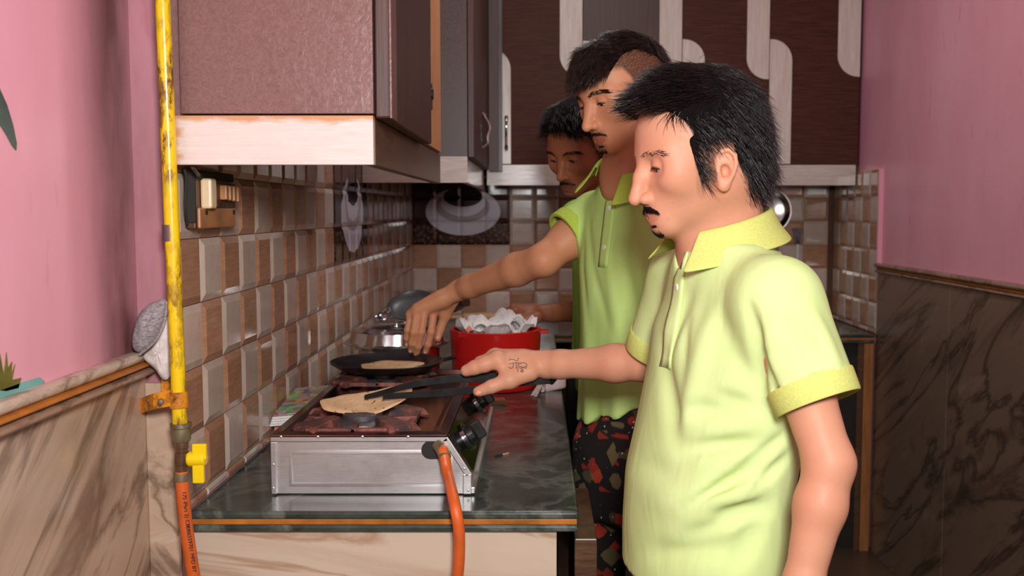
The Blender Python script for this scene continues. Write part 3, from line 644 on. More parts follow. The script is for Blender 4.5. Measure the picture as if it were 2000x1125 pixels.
sbx('terminal_block', .30, .96, .36, .80, .016, .024, BAKELITE_D, bevel=.002)
for k in range(4): sbx('broken_switch', .50+.115*k, .57+.115*k, .50-.01*k, .76, .024, .036, BAKELITE, bevel=.002)
for k in range(5): sbx('slot', .36+.12*k, .40+.12*k, .39, .44, .024, .0255, VOID)
for f in (.15, .9): sbx('screw_hole', f, f+.05, .24, .32, .0215, .0235, VOID)
sbx('soot_top', .1, .98, .84, .985, .016, .02, SOOT)
MB().tube(curve([wq(360, 330, XS+.012), wq(364, 350, XS+.014), wq(362, 400, XS+.012), wq(366, 440, XS+.008)], 8), .0022, 8).build('scorched_wire', SOOT, sb, smooth=True)
MB().tube([wq(376, 326, XS+.03), wq(388, 342, XS+.032)], .003, 8).build('loose_screw', ZINC, sb, smooth=True)
# ------------------------------------------------------------------ griddle, breads and tongs
zt = zpl+.023
tw = tag(empty('griddle', (B2[0], B2[1], zt)), 'black iron griddle on the far stove burner holding a roti', 'pan')
tcx = P(756, 712, Y=B2[1])[0]; TR = 111*(B2[1])/F
tw.location = (tcx, B2[1], zt)
MB().lathe([(.001, 0), (TR*.55, .0), (TR*.8, .006), (TR*.985, .020), (TR, .0235), (TR*.985, .0245), (TR*.78, .011), (TR*.5, .006), (.001, .005)], (tcx, B2[1], zt), (0, 0, 1), 64).build('pan', BLACKIRON, tw, smooth=True)
MB().strip([(tcx+TR*.9, B2[1]+.03, zt+.018), (tcx+TR+.02, B2[1]+.06, zt+.022)], np.array([-.006, .012, 0]), np.array([0, 0, .0015])).build('lug', BLACKIRON, tw)
def roti(name, c, R, fn, label, n=40):
    e = MB(); rings = 10; vs = []; th = .0022
    for s in (1, -1):
        for r in range(rings+1):
            for k in range(n):
                a = 2*math.pi*k/n; rr = R*(r/rings)*(1+.03*math.sin(3*a+1)+.02*math.sin(7*a)); x, y = rr*math.cos(a), rr*math.sin(a)
                X_, Y_, Z_ = fn(x, y); w = th*(0.35 if r == rings else 1)
                vs.append((c[0]+X_, c[1]+Y_, c[2]+Z_+s*w+.0012*math.sin(60*x+40*y)))
    fs = []
    for s in range(2):
        b0 = s*(rings+1)*n
        for r in range(rings):
            for k in range(n): fs.append((b0+r*n+k, b0+r*n+(k+1) % n, b0+(r+1)*n+(k+1) % n, b0+(r+1)*n+k))
    for k in range(n): fs.append((rings*n+k, rings*n+(k+1) % n, (rings+1)*n+rings*n+(k+1) % n, (rings+1)*n+rings*n+k))
    e.add(vs, fs); o = e.build(name, ROTI, None, smooth=True, origin=c, angle=80); return tag(o, label, 'bread')
roti('roti', (tcx+.012, B2[1]-.012, zt+.0108), .070, lambda x, y: (x, y, .004*(math.hypot(x, y)/.085)**2+.005*max(0, x/.085)), 'flat roti cooking in the black griddle under the hand')
rc = P(712, 788, Y=1.79)
def fold(x, y):
    s = x/.082; t = y/.082
    return (x, y*.5+.02*max(0, s)*t, .022*max(0, s)**1.5+.020*max(0, t)*max(0, s+.3)-.004*(s+1)*0.5+.010*t*(1-max(0, s))-.012*max(0, -t)*max(0, s))
roti('roti', rc, .083, fold, 'folded roti gripped by black tongs over the near burner')
tg = tag(empty('tongs', P(1000, 745, Y=1.78)), 'long black kitchen tongs held in the tattooed hand', 'tongs')
def blade(pts, name, w0, w1):
    c_ = curve(pts, 10); mm = len(c_); wv = [np.array([0, .004, 1])*(w0+(w1-w0)*k/(mm-1)) for k in range(mm)]
    return MB().strip(list(c_), np.array(wv), np.array([[0, .0012, 0]]*mm)).build(name, BLACKIRON, tg, bevel=.0006)
YTg = 1.765
blade([P(1075, 738, Y=YTg+.02), P(1010, 736, Y=YTg+.014), P(960, 738, Y=YTg+.012), P(900, 739, Y=YTg+.012), P(840, 745, Y=YTg+.012), P(790, 755, Y=YTg+.012), P(745, 768, Y=YTg+.02), P(712, 776, Y=YTg+.03)], 'upper_arm', .0095, .0045)
blade([P(1075, 740, Y=YTg+.012), P(1010, 746, Y=YTg-.002), P(960, 756, Y=YTg-.006), P(900, 764, Y=YTg-.004), P(840, 769, Y=YTg-.002), P(790, 772, Y=YTg), P(748, 775, Y=YTg)], 'lower_arm', .0090, .0050)
bl = P(1076, 739, Y=YTg+.016); MB().tube([bl+[0, .008, -.008], bl+[0.006, 0, 0], bl+[0, -.008, .008]], .006, 10).build('pivot', BLACKIRON, tg, smooth=True)
# ------------------------------------------------------------------ pots on the counter behind the stove
pz = P(775, 668, Y=2.64); pcx = pz[0]; pr_ = .128; zl_ = P(775, 690, Y=2.52)[2]
pt = tag(empty('cooking_pot', (pcx, 2.64, ZCT)), 'round stainless steel pot with domed lid behind the griddle', 'pot')
MB().lathe([(.001, .001), (pr_*.82, .001), (pr_*.9, .008), (pr_*.9, zl_-ZCT), (pr_*1.08, zl_-ZCT+.012), (pr_*1.085, zl_-ZCT+.014)], (pcx, 2.64, ZCT), (0, 0, 1), 64, caps=False).build('vessel', STEEL2, pt, smooth=True)
zd = zl_-ZCT+.012
ld = MB().lathe([(pr_*1.08, zd), (pr_*1.08, zd+.003), (pr_*.98, zd+.006), (pr_*.93, zd+.034), (pr_*.88, zd+.037), (pr_*.5, zd+.046), (.02, zd+.049), (.001, zd+.049)], (pcx, 2.64, ZCT), (0, 0, 1), 64, caps=False).build('lid', STEEL2, pt, smooth=True, angle=50)
MB().lathe([(.010, zd+.048), (.010, zd+.051), (.018, zd+.052), (.018, zd+.055), (.015, zd+.056), (.001, zd+.056)], (pcx+.0, 2.64, ZCT), (0, 0, 1), 32, caps=False).build('lid_knob', STEEL2, ld, smooth=True)
# small frying pan tilted on the lid, ladle, both resting there
fp = tag(empty('frying_pan', P(800, 630, Y=2.68)), 'small dark frying pan with thick brown handle resting on the pot lid', 'pan')
fc = P(806, 605, Y=2.69); nz = Vector((-0.10, -0.50, 0.86)).normalized()
MB().lathe([(.001, 0), (.045, 0), (.062, .010), (.068, .018), (.064, .019), (.058, .011), (.043, .003), (.001, .003)], fc, nz, 48).build('pan', simple('grey_nonstick', (0.05, 0.048, 0.05, 1), 0.4), fp, smooth=True)
MB().tube(curve([P(845, 614, Y=2.69), P(872, 606, Y=2.67), P(894, 598, Y=2.64), P(909, 588, Y=2.62)], 6), list(np.linspace(.008, .0165, 19)), 14).build('handle', simple('brown_bakelite', srgb(66, 40, 28), 0.3), fp, smooth=True)
la = tag(empty('ladle', P(745, 636, Y=2.60)), 'small steel ladle lying on the pot lid beside frying pan', 'ladle')
lc = P(746, 613, Y=2.60)
MB().lathe([(.001, -.020), (.014, -.017), (.024, -.006), (.027, .004), (.025, .004), (.022, -.005), (.012, -.014), (.001, -.017)], lc, (-.55, -.1, .85), 32).build('bowl', STEEL2, la, smooth=True)
MB().strip(list(curve([P(764, 624, Y=2.60), P(790, 627, Y=2.59), P(840, 630, Y=2.58)], 5)), np.array([0, .006, 0]), np.array([0, 0, .0015])).build('handle', STEEL2, la)
for k, (u, v) in enumerate(((775, 633), (782, 638), (784, 644))):
    pass
# red casserole with crumpled newspaper
cy_ = 2.70; cc_ = P(968, 655, Y=cy_); rr = 89*cy_/F*1.0; zc = P(968, 652, Y=cy_-rr)[2]
rcs = tag(empty('casserole', (cc_[0], cy_, ZCT)), 'round red plastic casserole without lid on the worktop', 'casserole')
hC = zc-ZCT
MB().lathe([(.001, .002), (rr*.9, .002), (rr*.94, .010), (rr, hC-.006), (rr*1.01, hC-.002), (rr*.995, hC), (rr*.93, hC), (rr*.91, hC-.02), (rr*.86, .02), (.001, .02)], (cc_[0], cy_, ZCT), (0, 0, 1), 64).build('bowl', REDP, rcs, smooth=True)
for sgn in (1,): MB().obox((cc_[0]+sgn*(rr+.006), cy_, zc-.008), (.014, 0, 0), (0, .026, 0), (0, 0, .004)).build('handle', REDP, rcs, bevel=.003)
q = P(896, 660, Y=cy_-rr*.75); MB().obox((cc_[0]-rr*.68, cy_-rr*.75, zc-.010), (.010, -.008, 0), (.003, .004, 0), (0, 0, .0035)).build('handle', REDP, rcs, bevel=.001)
np_ = tag(empty('newspaper', (cc_[0], cy_, zc-.03)), 'crumpled printed newspaper lining the red casserole', 'newspaper')
rs = np.random.default_rng(5)
def crump(i, j):
    a = 2*math.pi*i; r = rr*.93*j; nn = math.sin(a*5+j*9)*.4+math.sin(a*9+2+j*5)*.35+math.sin(a*14+j*13)*.3
    z = zc-.02+.012*j+(.022*nn*j*(0.4+.6*j)) + (.016 if j > .8 else 0)
    return (cc_[0]+r*math.cos(a)*(.96+.05*nn), cy_+r*math.sin(a)*(.96+.05*nn), max(z, zc-.03) + (.014*max(0, math.sin(a*7)) if j > .6 else 0))
MB().grid(crump, 72, 9, True).build('sheet', PAPER, np_, solid=.001)
def crump2(i, j):
    x = (i-.5)*.14; y = (j-.5)*.10; z = .018+.02*math.sin(i*9+j*4)+.012*math.sin(j*15-i*6)+.02*math.sin(i*3.1)*math.sin(j*3.1)
    return (cc_[0]+.012+x, cy_+.015+y, zc+z-.012)
MB().grid(crump2, 16, 12).build('sheet', PAPER, np_, solid=.001)
# wooden board and rolling pin at the back of the counter
wz = P(930, 636, Z=ZCT+.01)
bo = tag(empty('rolling_board', (-.18, 4.05, ZCT)), 'pale round wooden rolling board at far end of worktop', 'board')
bc = P(950, 632, Y=4.05); 
MB().lathe([(.001, .012), (.12, .012), (.124, .016), (.124, .028), (.12, .032), (.001, .032)], (bc[0], 4.05, ZCT), (0, 0, 1), 48).build('disc', WOODL, bo, smooth=True)
for k in range(3):
    a = k*2.1+.4; MB().lathe([(.001, .0), (.012, .0), (.012, .012), (.001, .012)], (bc[0]+.07*math.cos(a), 4.05+.07*math.sin(a), ZCT), (0, 0, 1), 16).build('foot', WOODL, bo)
rp = tag(empty('rolling_pin', (bc[0], 4.02, ZCT+.05)), 'pale wooden rolling pin lying on the rolling board', 'rolling pin')
MB().lathe([(.001, -.15), (.008, -.15), (.009, -.10), (.017, -.09), (.019, 0), (.017, .09), (.009, .10), (.008, .15), (.001, .15)], (bc[0]+.0, 4.02, ZCT+.0515), (1, .15, 0), 24).build('body', WOODL, rp, smooth=True)
# small things on the worktop
def flatbox(c, ax, ay, h): 
    return MB().obox(np.array(c)+[0, 0, h/2], ax, ay, (0, 0, h/2))
mc = P(966, 789, Z=ZCT)
mb_ = tag(empty('matchbox', mc), 'small red and brown matchbox on the worktop by stove knob', 'matchbox')
flatbox(mc, (.026, .004, 0), (-.003, .017, 0), .013).build('sleeve', CARDB, mb_, bevel=.0006)
flatbox(mc+[0, 0, .0131], (.022, .0035, 0), (-.0022, .012, 0), .0005).build('label', CARDR, mb_)
ms = P(983, 889, Z=ZCT)
mk = tag(empty('matchstick', ms), 'burnt matchstick lying on the green worktop', 'match')
MB().strip([ms+[-.002, -.001, .0015], ms+[.010, .012, .0015]], np.array([.001, -.001, 0]), np.array([0, 0, .001])).build('stick', WOODL, mk)
MB().strip([ms+[-.016, -.014, .0015], ms+[-.009, -.006, .002], ms+[-.002, -.001, .0015]], np.array([.0012, -.001, 0]), np.array([0, 0, .0012])).build('burnt_head', SOOT, mk)
bp = P(636, 742, Z=ZCT+.02); 
bk = tag(empty('booklet', (XL+.05, bp[1], ZCT)), 'folded colourful printed booklet wedged between stove and tiles', 'booklet')
YEL = NT('colour_print'); _v = YEL.n('ShaderNodeTexVoronoi'); _v.inputs['Scale'].default_value = 70; YEL.L(YEL.coord(), _v.inputs[0])
YEL = YEL.set(YEL.mix(0.55, YEL.ramp(YEL.noise(YEL.coord(), 12, 2), [(0.4, srgb(206, 180, 60)), (0.5, srgb(120, 160, 80)), (0.6, srgb(210, 90, 60))]), _v.outputs['Color']), 0.5)
y_ = 2.12; x1_ = sx0-.003; zbk = P(640, 738, Y=2.1)[2]
for k in range(4): MB().obox(((XL+.0075+x1_)/2, y_+.003*k, ZCT+.003+.0045*k+.05), ((x1_-XL-.0075)/2-.001*k, 0, .004), (0, .10, .01), (0, 0, .0018)).build('page', PAPER, bk)
MB().obox(((XL+.0075+x1_)/2, y_+.012, ZCT+.072), ((x1_-XL-.0075)/2-.004, 0, .004), (0, .10, .01), (0, 0, .0012)).build('cover', YEL, bk)
MB().obox(((XL+.0075+x1_)/2, y_, ZCT+.024), ((x1_-XL-.0075)/2-.004, 0, .001), (0, .08, .0), (0, 0, .0235)).build('inner_fold', PAPER, bk)
pk = P(1080, 745, Z=ZCT+.02)
pkt = tag(empty('snack_packet', pk), 'small red and white printed packet on worktop behind tattooed hand', 'packet')
MB().obox(pk+[0, 0, 0.0], (.028, .01, .004), (-.008, .03, 0), (0, 0, .019)).build('pouch', simple('white_wrapper', srgb(206, 186, 184), 0.4), pkt, bevel=.006)
MB().obox(pk+[-.006, -.001, .004], (.016, .006, .002), (-.0082, .0305, 0), (0, 0, .0165)).build('red_print', simple('red_wrapper', srgb(206, 60, 40), 0.4), pkt, bevel=.002)
tc = P(1050, 752, Z=ZCT+.008)
rg = tag(empty('frayed_cloth', tc), 'frayed end of pale cloth strip on the worktop', 'cloth')
for (p0, p1) in (((1062, 738), (1046, 774)), ((1056, 745), (1040, 772)), ((1062, 738), (1060, 765))):
    a, b = P(*p0, Z=ZCT+.012), P(*p1, Z=ZCT+.003); MB().strip(list(curve([a, (a+b)/2+[.004, 0, .006], b], 5)), np.array([.0042, .002, 0]), np.array([0, 0, .001])).build('strand', CLOTHW, rg)
# steel plate and whisk-like spatula against the far right tiles
pl_ = P(1505, 412, Y=YB-.06)
th_ = tag(empty('steel_plate', P(1505, 460, Y=YB-.03)), 'round stainless steel plate hanging on far tiled wall', 'plate')
MB().lathe([(.001, .004), (.07, .004), (.078, .008), (.094, .022), (.099, .022), (.099, .018), (.082, .0), (.001, .0)], (pl_[0], YB-.010, pl_[2]), (-.05, -1, .06), 56).build('dish', STEEL2, th_, smooth=True)
MB().tube([(pl_[0], YB-.002, pl_[2]+.101), (pl_[0], YB-.03, pl_[2]+.103)], .002, 8).build('nail', ZINC, th_)
fk = tag(empty('slotted_spoon', P(1558, 480, Y=YB-.02)), 'dark slotted kitchen spoon hanging on far right tiles', 'spoon')
f0 = P(1558, 475, Y=YB-.02)
MB().strip([P(1556, 540, Y=YB-.012), f0], np.array([.005, 0, 0]), np.array([0, .0015, 0])).build('handle', STEEL, fk)
for k in (-1, 0, 1): MB().strip([f0+[.006*k, 0, -.004], f0+[.014*k, 0, .062]], np.array([.0055, 0, 0]), np.array([0, .002, 0])).build('tine', BURNER, fk)
MB().box((f0[0]-.024, YB-.0225, f0[2]+.055), (f0[0]+.024, YB-.0175, f0[2]+.066)).build('tip_bar', BURNER, fk)
# ------------------------------------------------------------------ signed-distance modelling for the figures
def V3(*a): return np.array(a, float)
def unit(v): v = np.asarray(v, float); return v/np.linalg.norm(v)
class Prim:
    def __init__(s, fn, c, rad, k, op): s.fn, s.c, s.rad, s.k, s.op = fn, np.asarray(c, float), rad, k, op
def rc(a, b, r1, r2, k=.02, op='u'):
    a, b = np.asarray(a, float), np.asarray(b, float); ab = b-a; L2 = max(ab@ab, 1e-12)
    def fn(p):
        q = p-a; t = np.clip((q@ab)/L2, 0, 1); q = q-t[:, None]*ab
        return np.sqrt(np.einsum('ij,ij->i', q, q))-(r1+(r2-r1)*t)
    return Prim(fn, (a+b)/2, math.sqrt(L2)/2+max(r1, r2), k, op)
def el(c, r, R=None, k=.02, op='u'):
    c = np.asarray(c, float); r = np.asarray(r, float)
    def fn(p):
        q = p-c
        if R is not None: q = q@R
        a = q/r; k0 = np.sqrt(np.einsum('ij,ij->i', a, a)); b = a/r; k1 = np.sqrt(np.einsum('ij,ij->i', b, b))
        return k0*(k0-1)/np.maximum(k1, 1e-9)
    return Prim(fn, c, r.max(), k, op)
def plane(pt, n, k=.004, op='s'):
    pt, n = np.asarray(pt, float), unit(n)
    return Prim(lambda p: -(p-pt)@n, pt, 1e9, k, op)          # 's' removes the side the normal points to
def loft(keys, base, f, l, k=.03, op='u'):
    """stack of ellipses: keys rows (z, forward offset, half depth, half width)"""
    K = np.array(sorted(keys)); zz = np.linspace(K[0, 0], K[-1, 0], 80)
    def cub(col):
        y = np.interp(zz, K[:, 0], K[:, col]); w = np.array([1, 2, 3, 2, 1])/9; yp = np.pad(y, 2, 'edge'); return np.convolve(yp, w, 'valid')
    C = [cub(i) for i in (1, 2, 3)]
    def fn(p):
        q = p-base; x = q@f; y = q@l; z = q[:, 2]
        xc, b, a = (np.interp(z, zz, c) for c in C)
        e = np.sqrt(((x-xc)/b)**2+(y/a)**2); d = (e-1)*np.minimum(a, b)*1.0
        dz = np.maximum(K[0, 0]-z, z-K[-1, 0]); return np.where(dz > 0, np.sqrt(np.maximum(d, 0)**2+dz**2), np.maximum(d, dz))
    return Prim(fn, base, 1e9, k, op)
def smin(a, b, k):
    h = np.maximum(k-np.abs(a-b), 0)/k; return np.minimum(a, b)-h*h*k*.25
def smax(a, b, k): return -smin(-a, -b, k)
def evals(pr, p):
    d = np.full(len(p), 1e3)
    for q in pr:
        e = q.fn(p)
        if q.op == 'u': d = smin(d, e, q.k)
        elif q.op == 's': d = smax(d, -e, q.k)
        elif q.op == 'd': d = d+e                            # displacement
    return d
def nets(pr, lo, hi, h, B=8):
    lo = np.asarray(lo, float); hi = np.asarray(hi, float); n = np.maximum(1, np.ceil((hi-lo)/(h*B)).astype(int)); N = n*B+1
    vals = np.full(N, 1.0, np.float32)
    cb = np.stack(np.meshgrid(*[np.arange(k) for k in n], indexing='ij'), -1).reshape(-1, 3)
    cc = lo+(cb+.5)*h*B; dc = evals(pr, cc); br = h*B*math.sqrt(3)/2
    lc = np.stack(np.meshgrid(*[np.arange(B+1)]*3, indexing='ij'), -1).reshape(-1, 3)
    for (i, j, k), c, d in zip(cb, cc, dc):
        sl = (slice(i*B, i*B+B+1), slice(j*B, j*B+B+1), slice(k*B, k*B+B+1))
        if abs(d) > br*2.0+.012:
            if d < 0: vals[sl] = -1.0
            continue
    for (i, j, k), c, d in zip(cb, cc, dc):
        if abs(d) > br*2.0+.012: continue
        sl = (slice(i*B, i*B+B+1), slice(j*B, j*B+B+1), slice(k*B, k*B+B+1))
        sub = [q for q in pr if q.rad > 1e8 or np.linalg.norm(q.c-c)-q.rad < 2*br+q.k+.01]
        pts = lo+(lc+np.array([i, j, k])*B)*h
        vals[sl] = evals(sub, pts).reshape(B+1, B+1, B+1) if sub else 1.0
    ins = vals < 0
    c8 = [ins[a:N[0]-1+a, b:N[1]-1+b, c:N[2]-1+c] for a in (0, 1) for b in (0, 1) for c in (0, 1)]
    cnt = sum(x.astype(np.int8) for x in c8); act = (cnt > 0) & (cnt < 8)
    ids = np.full(act.shape, -1, np.int64); ijk = np.argwhere(act); ids[act] = np.arange(len(ijk))
    acc = np.zeros((len(ijk), 3)); num = np.zeros(len(ijk))
    cor = [(a, b, c) for a in (0, 1) for b in (0, 1) for c in (0, 1)]
    vv = [vals[ijk[:, 0]+a, ijk[:, 1]+b, ijk[:, 2]+c] for a, b, c in cor]
    for x in range(8):
        for y in range(x+1, 8):
            dd = np.abs(np.array(cor[x])-np.array(cor[y])).sum()
            if dd != 1: continue
            m = (vv[x] < 0) != (vv[y] < 0); t = np.where(m, vv[x]/np.where(m, vv[x]-vv[y], 1), 0)
            acc += np.where(m[:, None], np.array(cor[x])+t[:, None]*(np.array(cor[y])-np.array(cor[x])), 0); num += m
    V = lo+(ijk+acc/num[:, None])*h
    Q = []
    for ax in range(3):
        s0 = [slice(0, -1) if a == ax else slice(1, -1) for a in range(3)]; s1 = [slice(1, None) if a == ax else slice(1, -1) for a in range(3)]
        A, Bv = ins[tuple(s0)], ins[tuple(s1)]; e = np.argwhere(A != Bv)
        if not len(e): continue
        fl = A[tuple(e.T)]
        g = e.copy()
        for a in range(3):
            if a != ax: g[:, a] += 1
        u, w = [a for a in range(3) if a != ax]; eu = np.eye(3, dtype=int)[u]; ew = np.eye(3, dtype=int)[w]
        q = np.stack([ids[tuple((g-eu-ew).T)], ids[tuple((g-ew).T)], ids[tuple(g.T)], ids[tuple((g-eu).T)]], 1)
        if ax == 1: fl = ~fl
        q[~fl] = q[~fl][:, ::-1]; Q.append(q)
    Q = np.concatenate(Q) if Q else np.zeros((0, 4), int); Q = Q[(Q >= 0).all(1)]
    lab = np.arange(len(V))                                   # drop tiny loose shells and unused points
    for _ in range(400):
        m = lab[Q].min(1); old = lab.copy()
        for a in range(4): np.minimum.at(lab, Q[:, a], m)
        lab = lab[lab]
        if (lab == old).all(): break
    size = np.bincount(lab, minlength=len(V)); used = np.zeros(len(V), bool); used[Q.ravel()] = True
    ok = (size[lab] > 400) & used; Q = Q[ok[Q].all(1)]; new = np.cumsum(ok)-1
    return V[ok], new[Q]
def relax(V, Q, it=1, lam=.5):
    for _ in range(it):
        acc = np.zeros_like(V); n = np.zeros(len(V))
        for a in range(4):
            b = (a+1) % 4
            np.add.at(acc, Q[:, a], V[Q[:, b]]); np.add.at(n, Q[:, a], 1); np.add.at(acc, Q[:, b], V[Q[:, a]]); np.add.at(n, Q[:, b], 1)
        V = V+lam*(acc/np.maximum(n, 1)[:, None]-V)
    return V
def mesh_from(name, V, Q, mat, parent, masks=None):
    me = bpy.data.meshes.new(name); o0 = wloc(parent)
    me.vertices.add(len(V)); me.vertices.foreach_set('co', (V-o0).astype(np.float32).ravel())
    me.loops.add(len(Q)*4); me.loops.foreach_set('vertex_index', Q.astype(np.int32).ravel())
    me.polygons.add(len(Q)); me.polygons.foreach_set('loop_start', np.arange(0, len(Q)*4, 4, dtype=np.int32)); me.polygons.foreach_set('loop_total', np.full(len(Q), 4, np.int32))
    me.update(); me.validate()
    if masks is not None:
        at = me.color_attributes.new('mask', 'FLOAT_COLOR', 'POINT'); c = np.ones((len(V), 4), np.float32); c[:, :3] = masks; at.data.foreach_set('color', c.ravel())
    return link(name, me, mat, parent, True)
def sdf_mesh(name, pr, boxes, mat, parent, maskfn=None, sm=1):
    """boxes: list of (lo, hi, cell); one joined mesh"""
    Vs, Qs, n = [], [], 0
    for lo, hi, h in boxes:
        V, Q = nets(pr, lo, hi, h); V = relax(V, Q, sm, .5) if sm else V; Vs.append(V); Qs.append(Q+n); n += len(V)
    V, Q = np.concatenate(Vs), np.concatenate(Qs)
    return mesh_from(name, V, Q, mat, parent, maskfn(V) if maskfn else None)
def project(pr, p, d, n=40):
    """march from p along d (inwards) to the surface"""
    p = np.array(p, float); d = unit(d)
    for _ in range(n):
        e = evals(pr, p[None])[0]; p = p+d*e*.8
        if abs(e) < 2e-4 or abs(e) > 1.0: break
    return p
# ------------------------------------------------------------------ skin, hair and cloth materials
def m_skin(name, base, red, lip, stub):
    t = NT(name); at = t.n('ShaderNodeVertexColor'); at.layer_name = 'mask'; sp = t.n('ShaderNodeSeparateColor'); t.L(at.outputs[0], sp.inputs[0])
    f = t.noise(t.coord(), 14, 5, 0.6); g = t.noise(t.coord(), 420, 3, 0.6); v = t.noise(t.coord(), 55, 4, 0.7)
    col = t.mix(t.ramp(f, [(0.35, 0.0), (0.7, 0.55)]), base, red)
    col = t.mix(t.ramp(v, [(0.62, 0.0), (0.75, 0.25)]), col, tuple(x*.6 for x in base[:3])+(1,))
    col = t.mix(sp.outputs[0], col, lip)
    col = t.mix(t.math('MULTIPLY', sp.outputs[1], t.ramp(g, [(0.3, 0.6), (0.6, 0.98)])), col, stub)
    col = t.mix(sp.outputs[2], col, (0.10, 0.045, 0.03, 1))
    m = t.set(col, 0.5, bump=t.math('ADD', g, t.math('MULTIPLY', v, 0.8)), bstr=0.2, bdist=0.0012, Specular_IOR_Level=0.3)
    t.b.inputs['Subsurface Weight'].default_value = 0.12; t.b.inputs['Subsurface Radius'].default_value = (0.012, 0.005, 0.003); t.b.inputs['Subsurface Scale'].default_value = 0.6
    return m
def m_hair(name, a, b, rough=0.3):
    t = NT(name); f = t.noise(t.coord(), 60, 3); return t.set(t.ramp(f, [(0.3, a), (0.7, b)]), rough, Specular_IOR_Level=0.5)
def m_shirt(name, a, b):
    t = NT(name); f = t.noise(t.coord(), 5, 5, 0.6); w = t.noise(t.coord((1, 1, 1)), 900, 2); fold = t.noise(t.coord((9, 9, 3.2)), 1.0, 3, 0.5, 0.8)
    return t.set(t.ramp(f, [(0.3, a), (0.7, b)]), 0.85, bump=t.math('ADD', t.math('MULTIPLY', w, 0.04), fold), bstr=0.45, bdist=0.012, Specular_IOR_Level=0.15)
def m_rib(name, a, b):
    t = NT(name); f = t.noise(t.coord(), 300, 3, 0.6); return t.set(t.ramp(f, [(0.3, a), (0.7, b)]), 0.9, bump=f, bstr=0.6, bdist=0.001, Specular_IOR_Level=0.1)
EYEW = simple('eye_white', srgb(206, 190, 182), 0.2, 0, 0.03); IRIS = simple('dark_iris', srgb(38, 22, 16), 0.12, 0, 0.1)
HAIRB = m_hair('black_hair', srgb(14, 10, 10), srgb(34, 26, 25)); HAIRN = m_hair('dark_brown_hair', srgb(28, 18, 15), srgb(58, 40, 33))
NAIL = simple('fingernail', srgb(226, 160, 136), 0.3, 0, 0.05)
BUTTON = simple('pearl_button', srgb(224, 226, 214), 0.25, 0, 0.05)
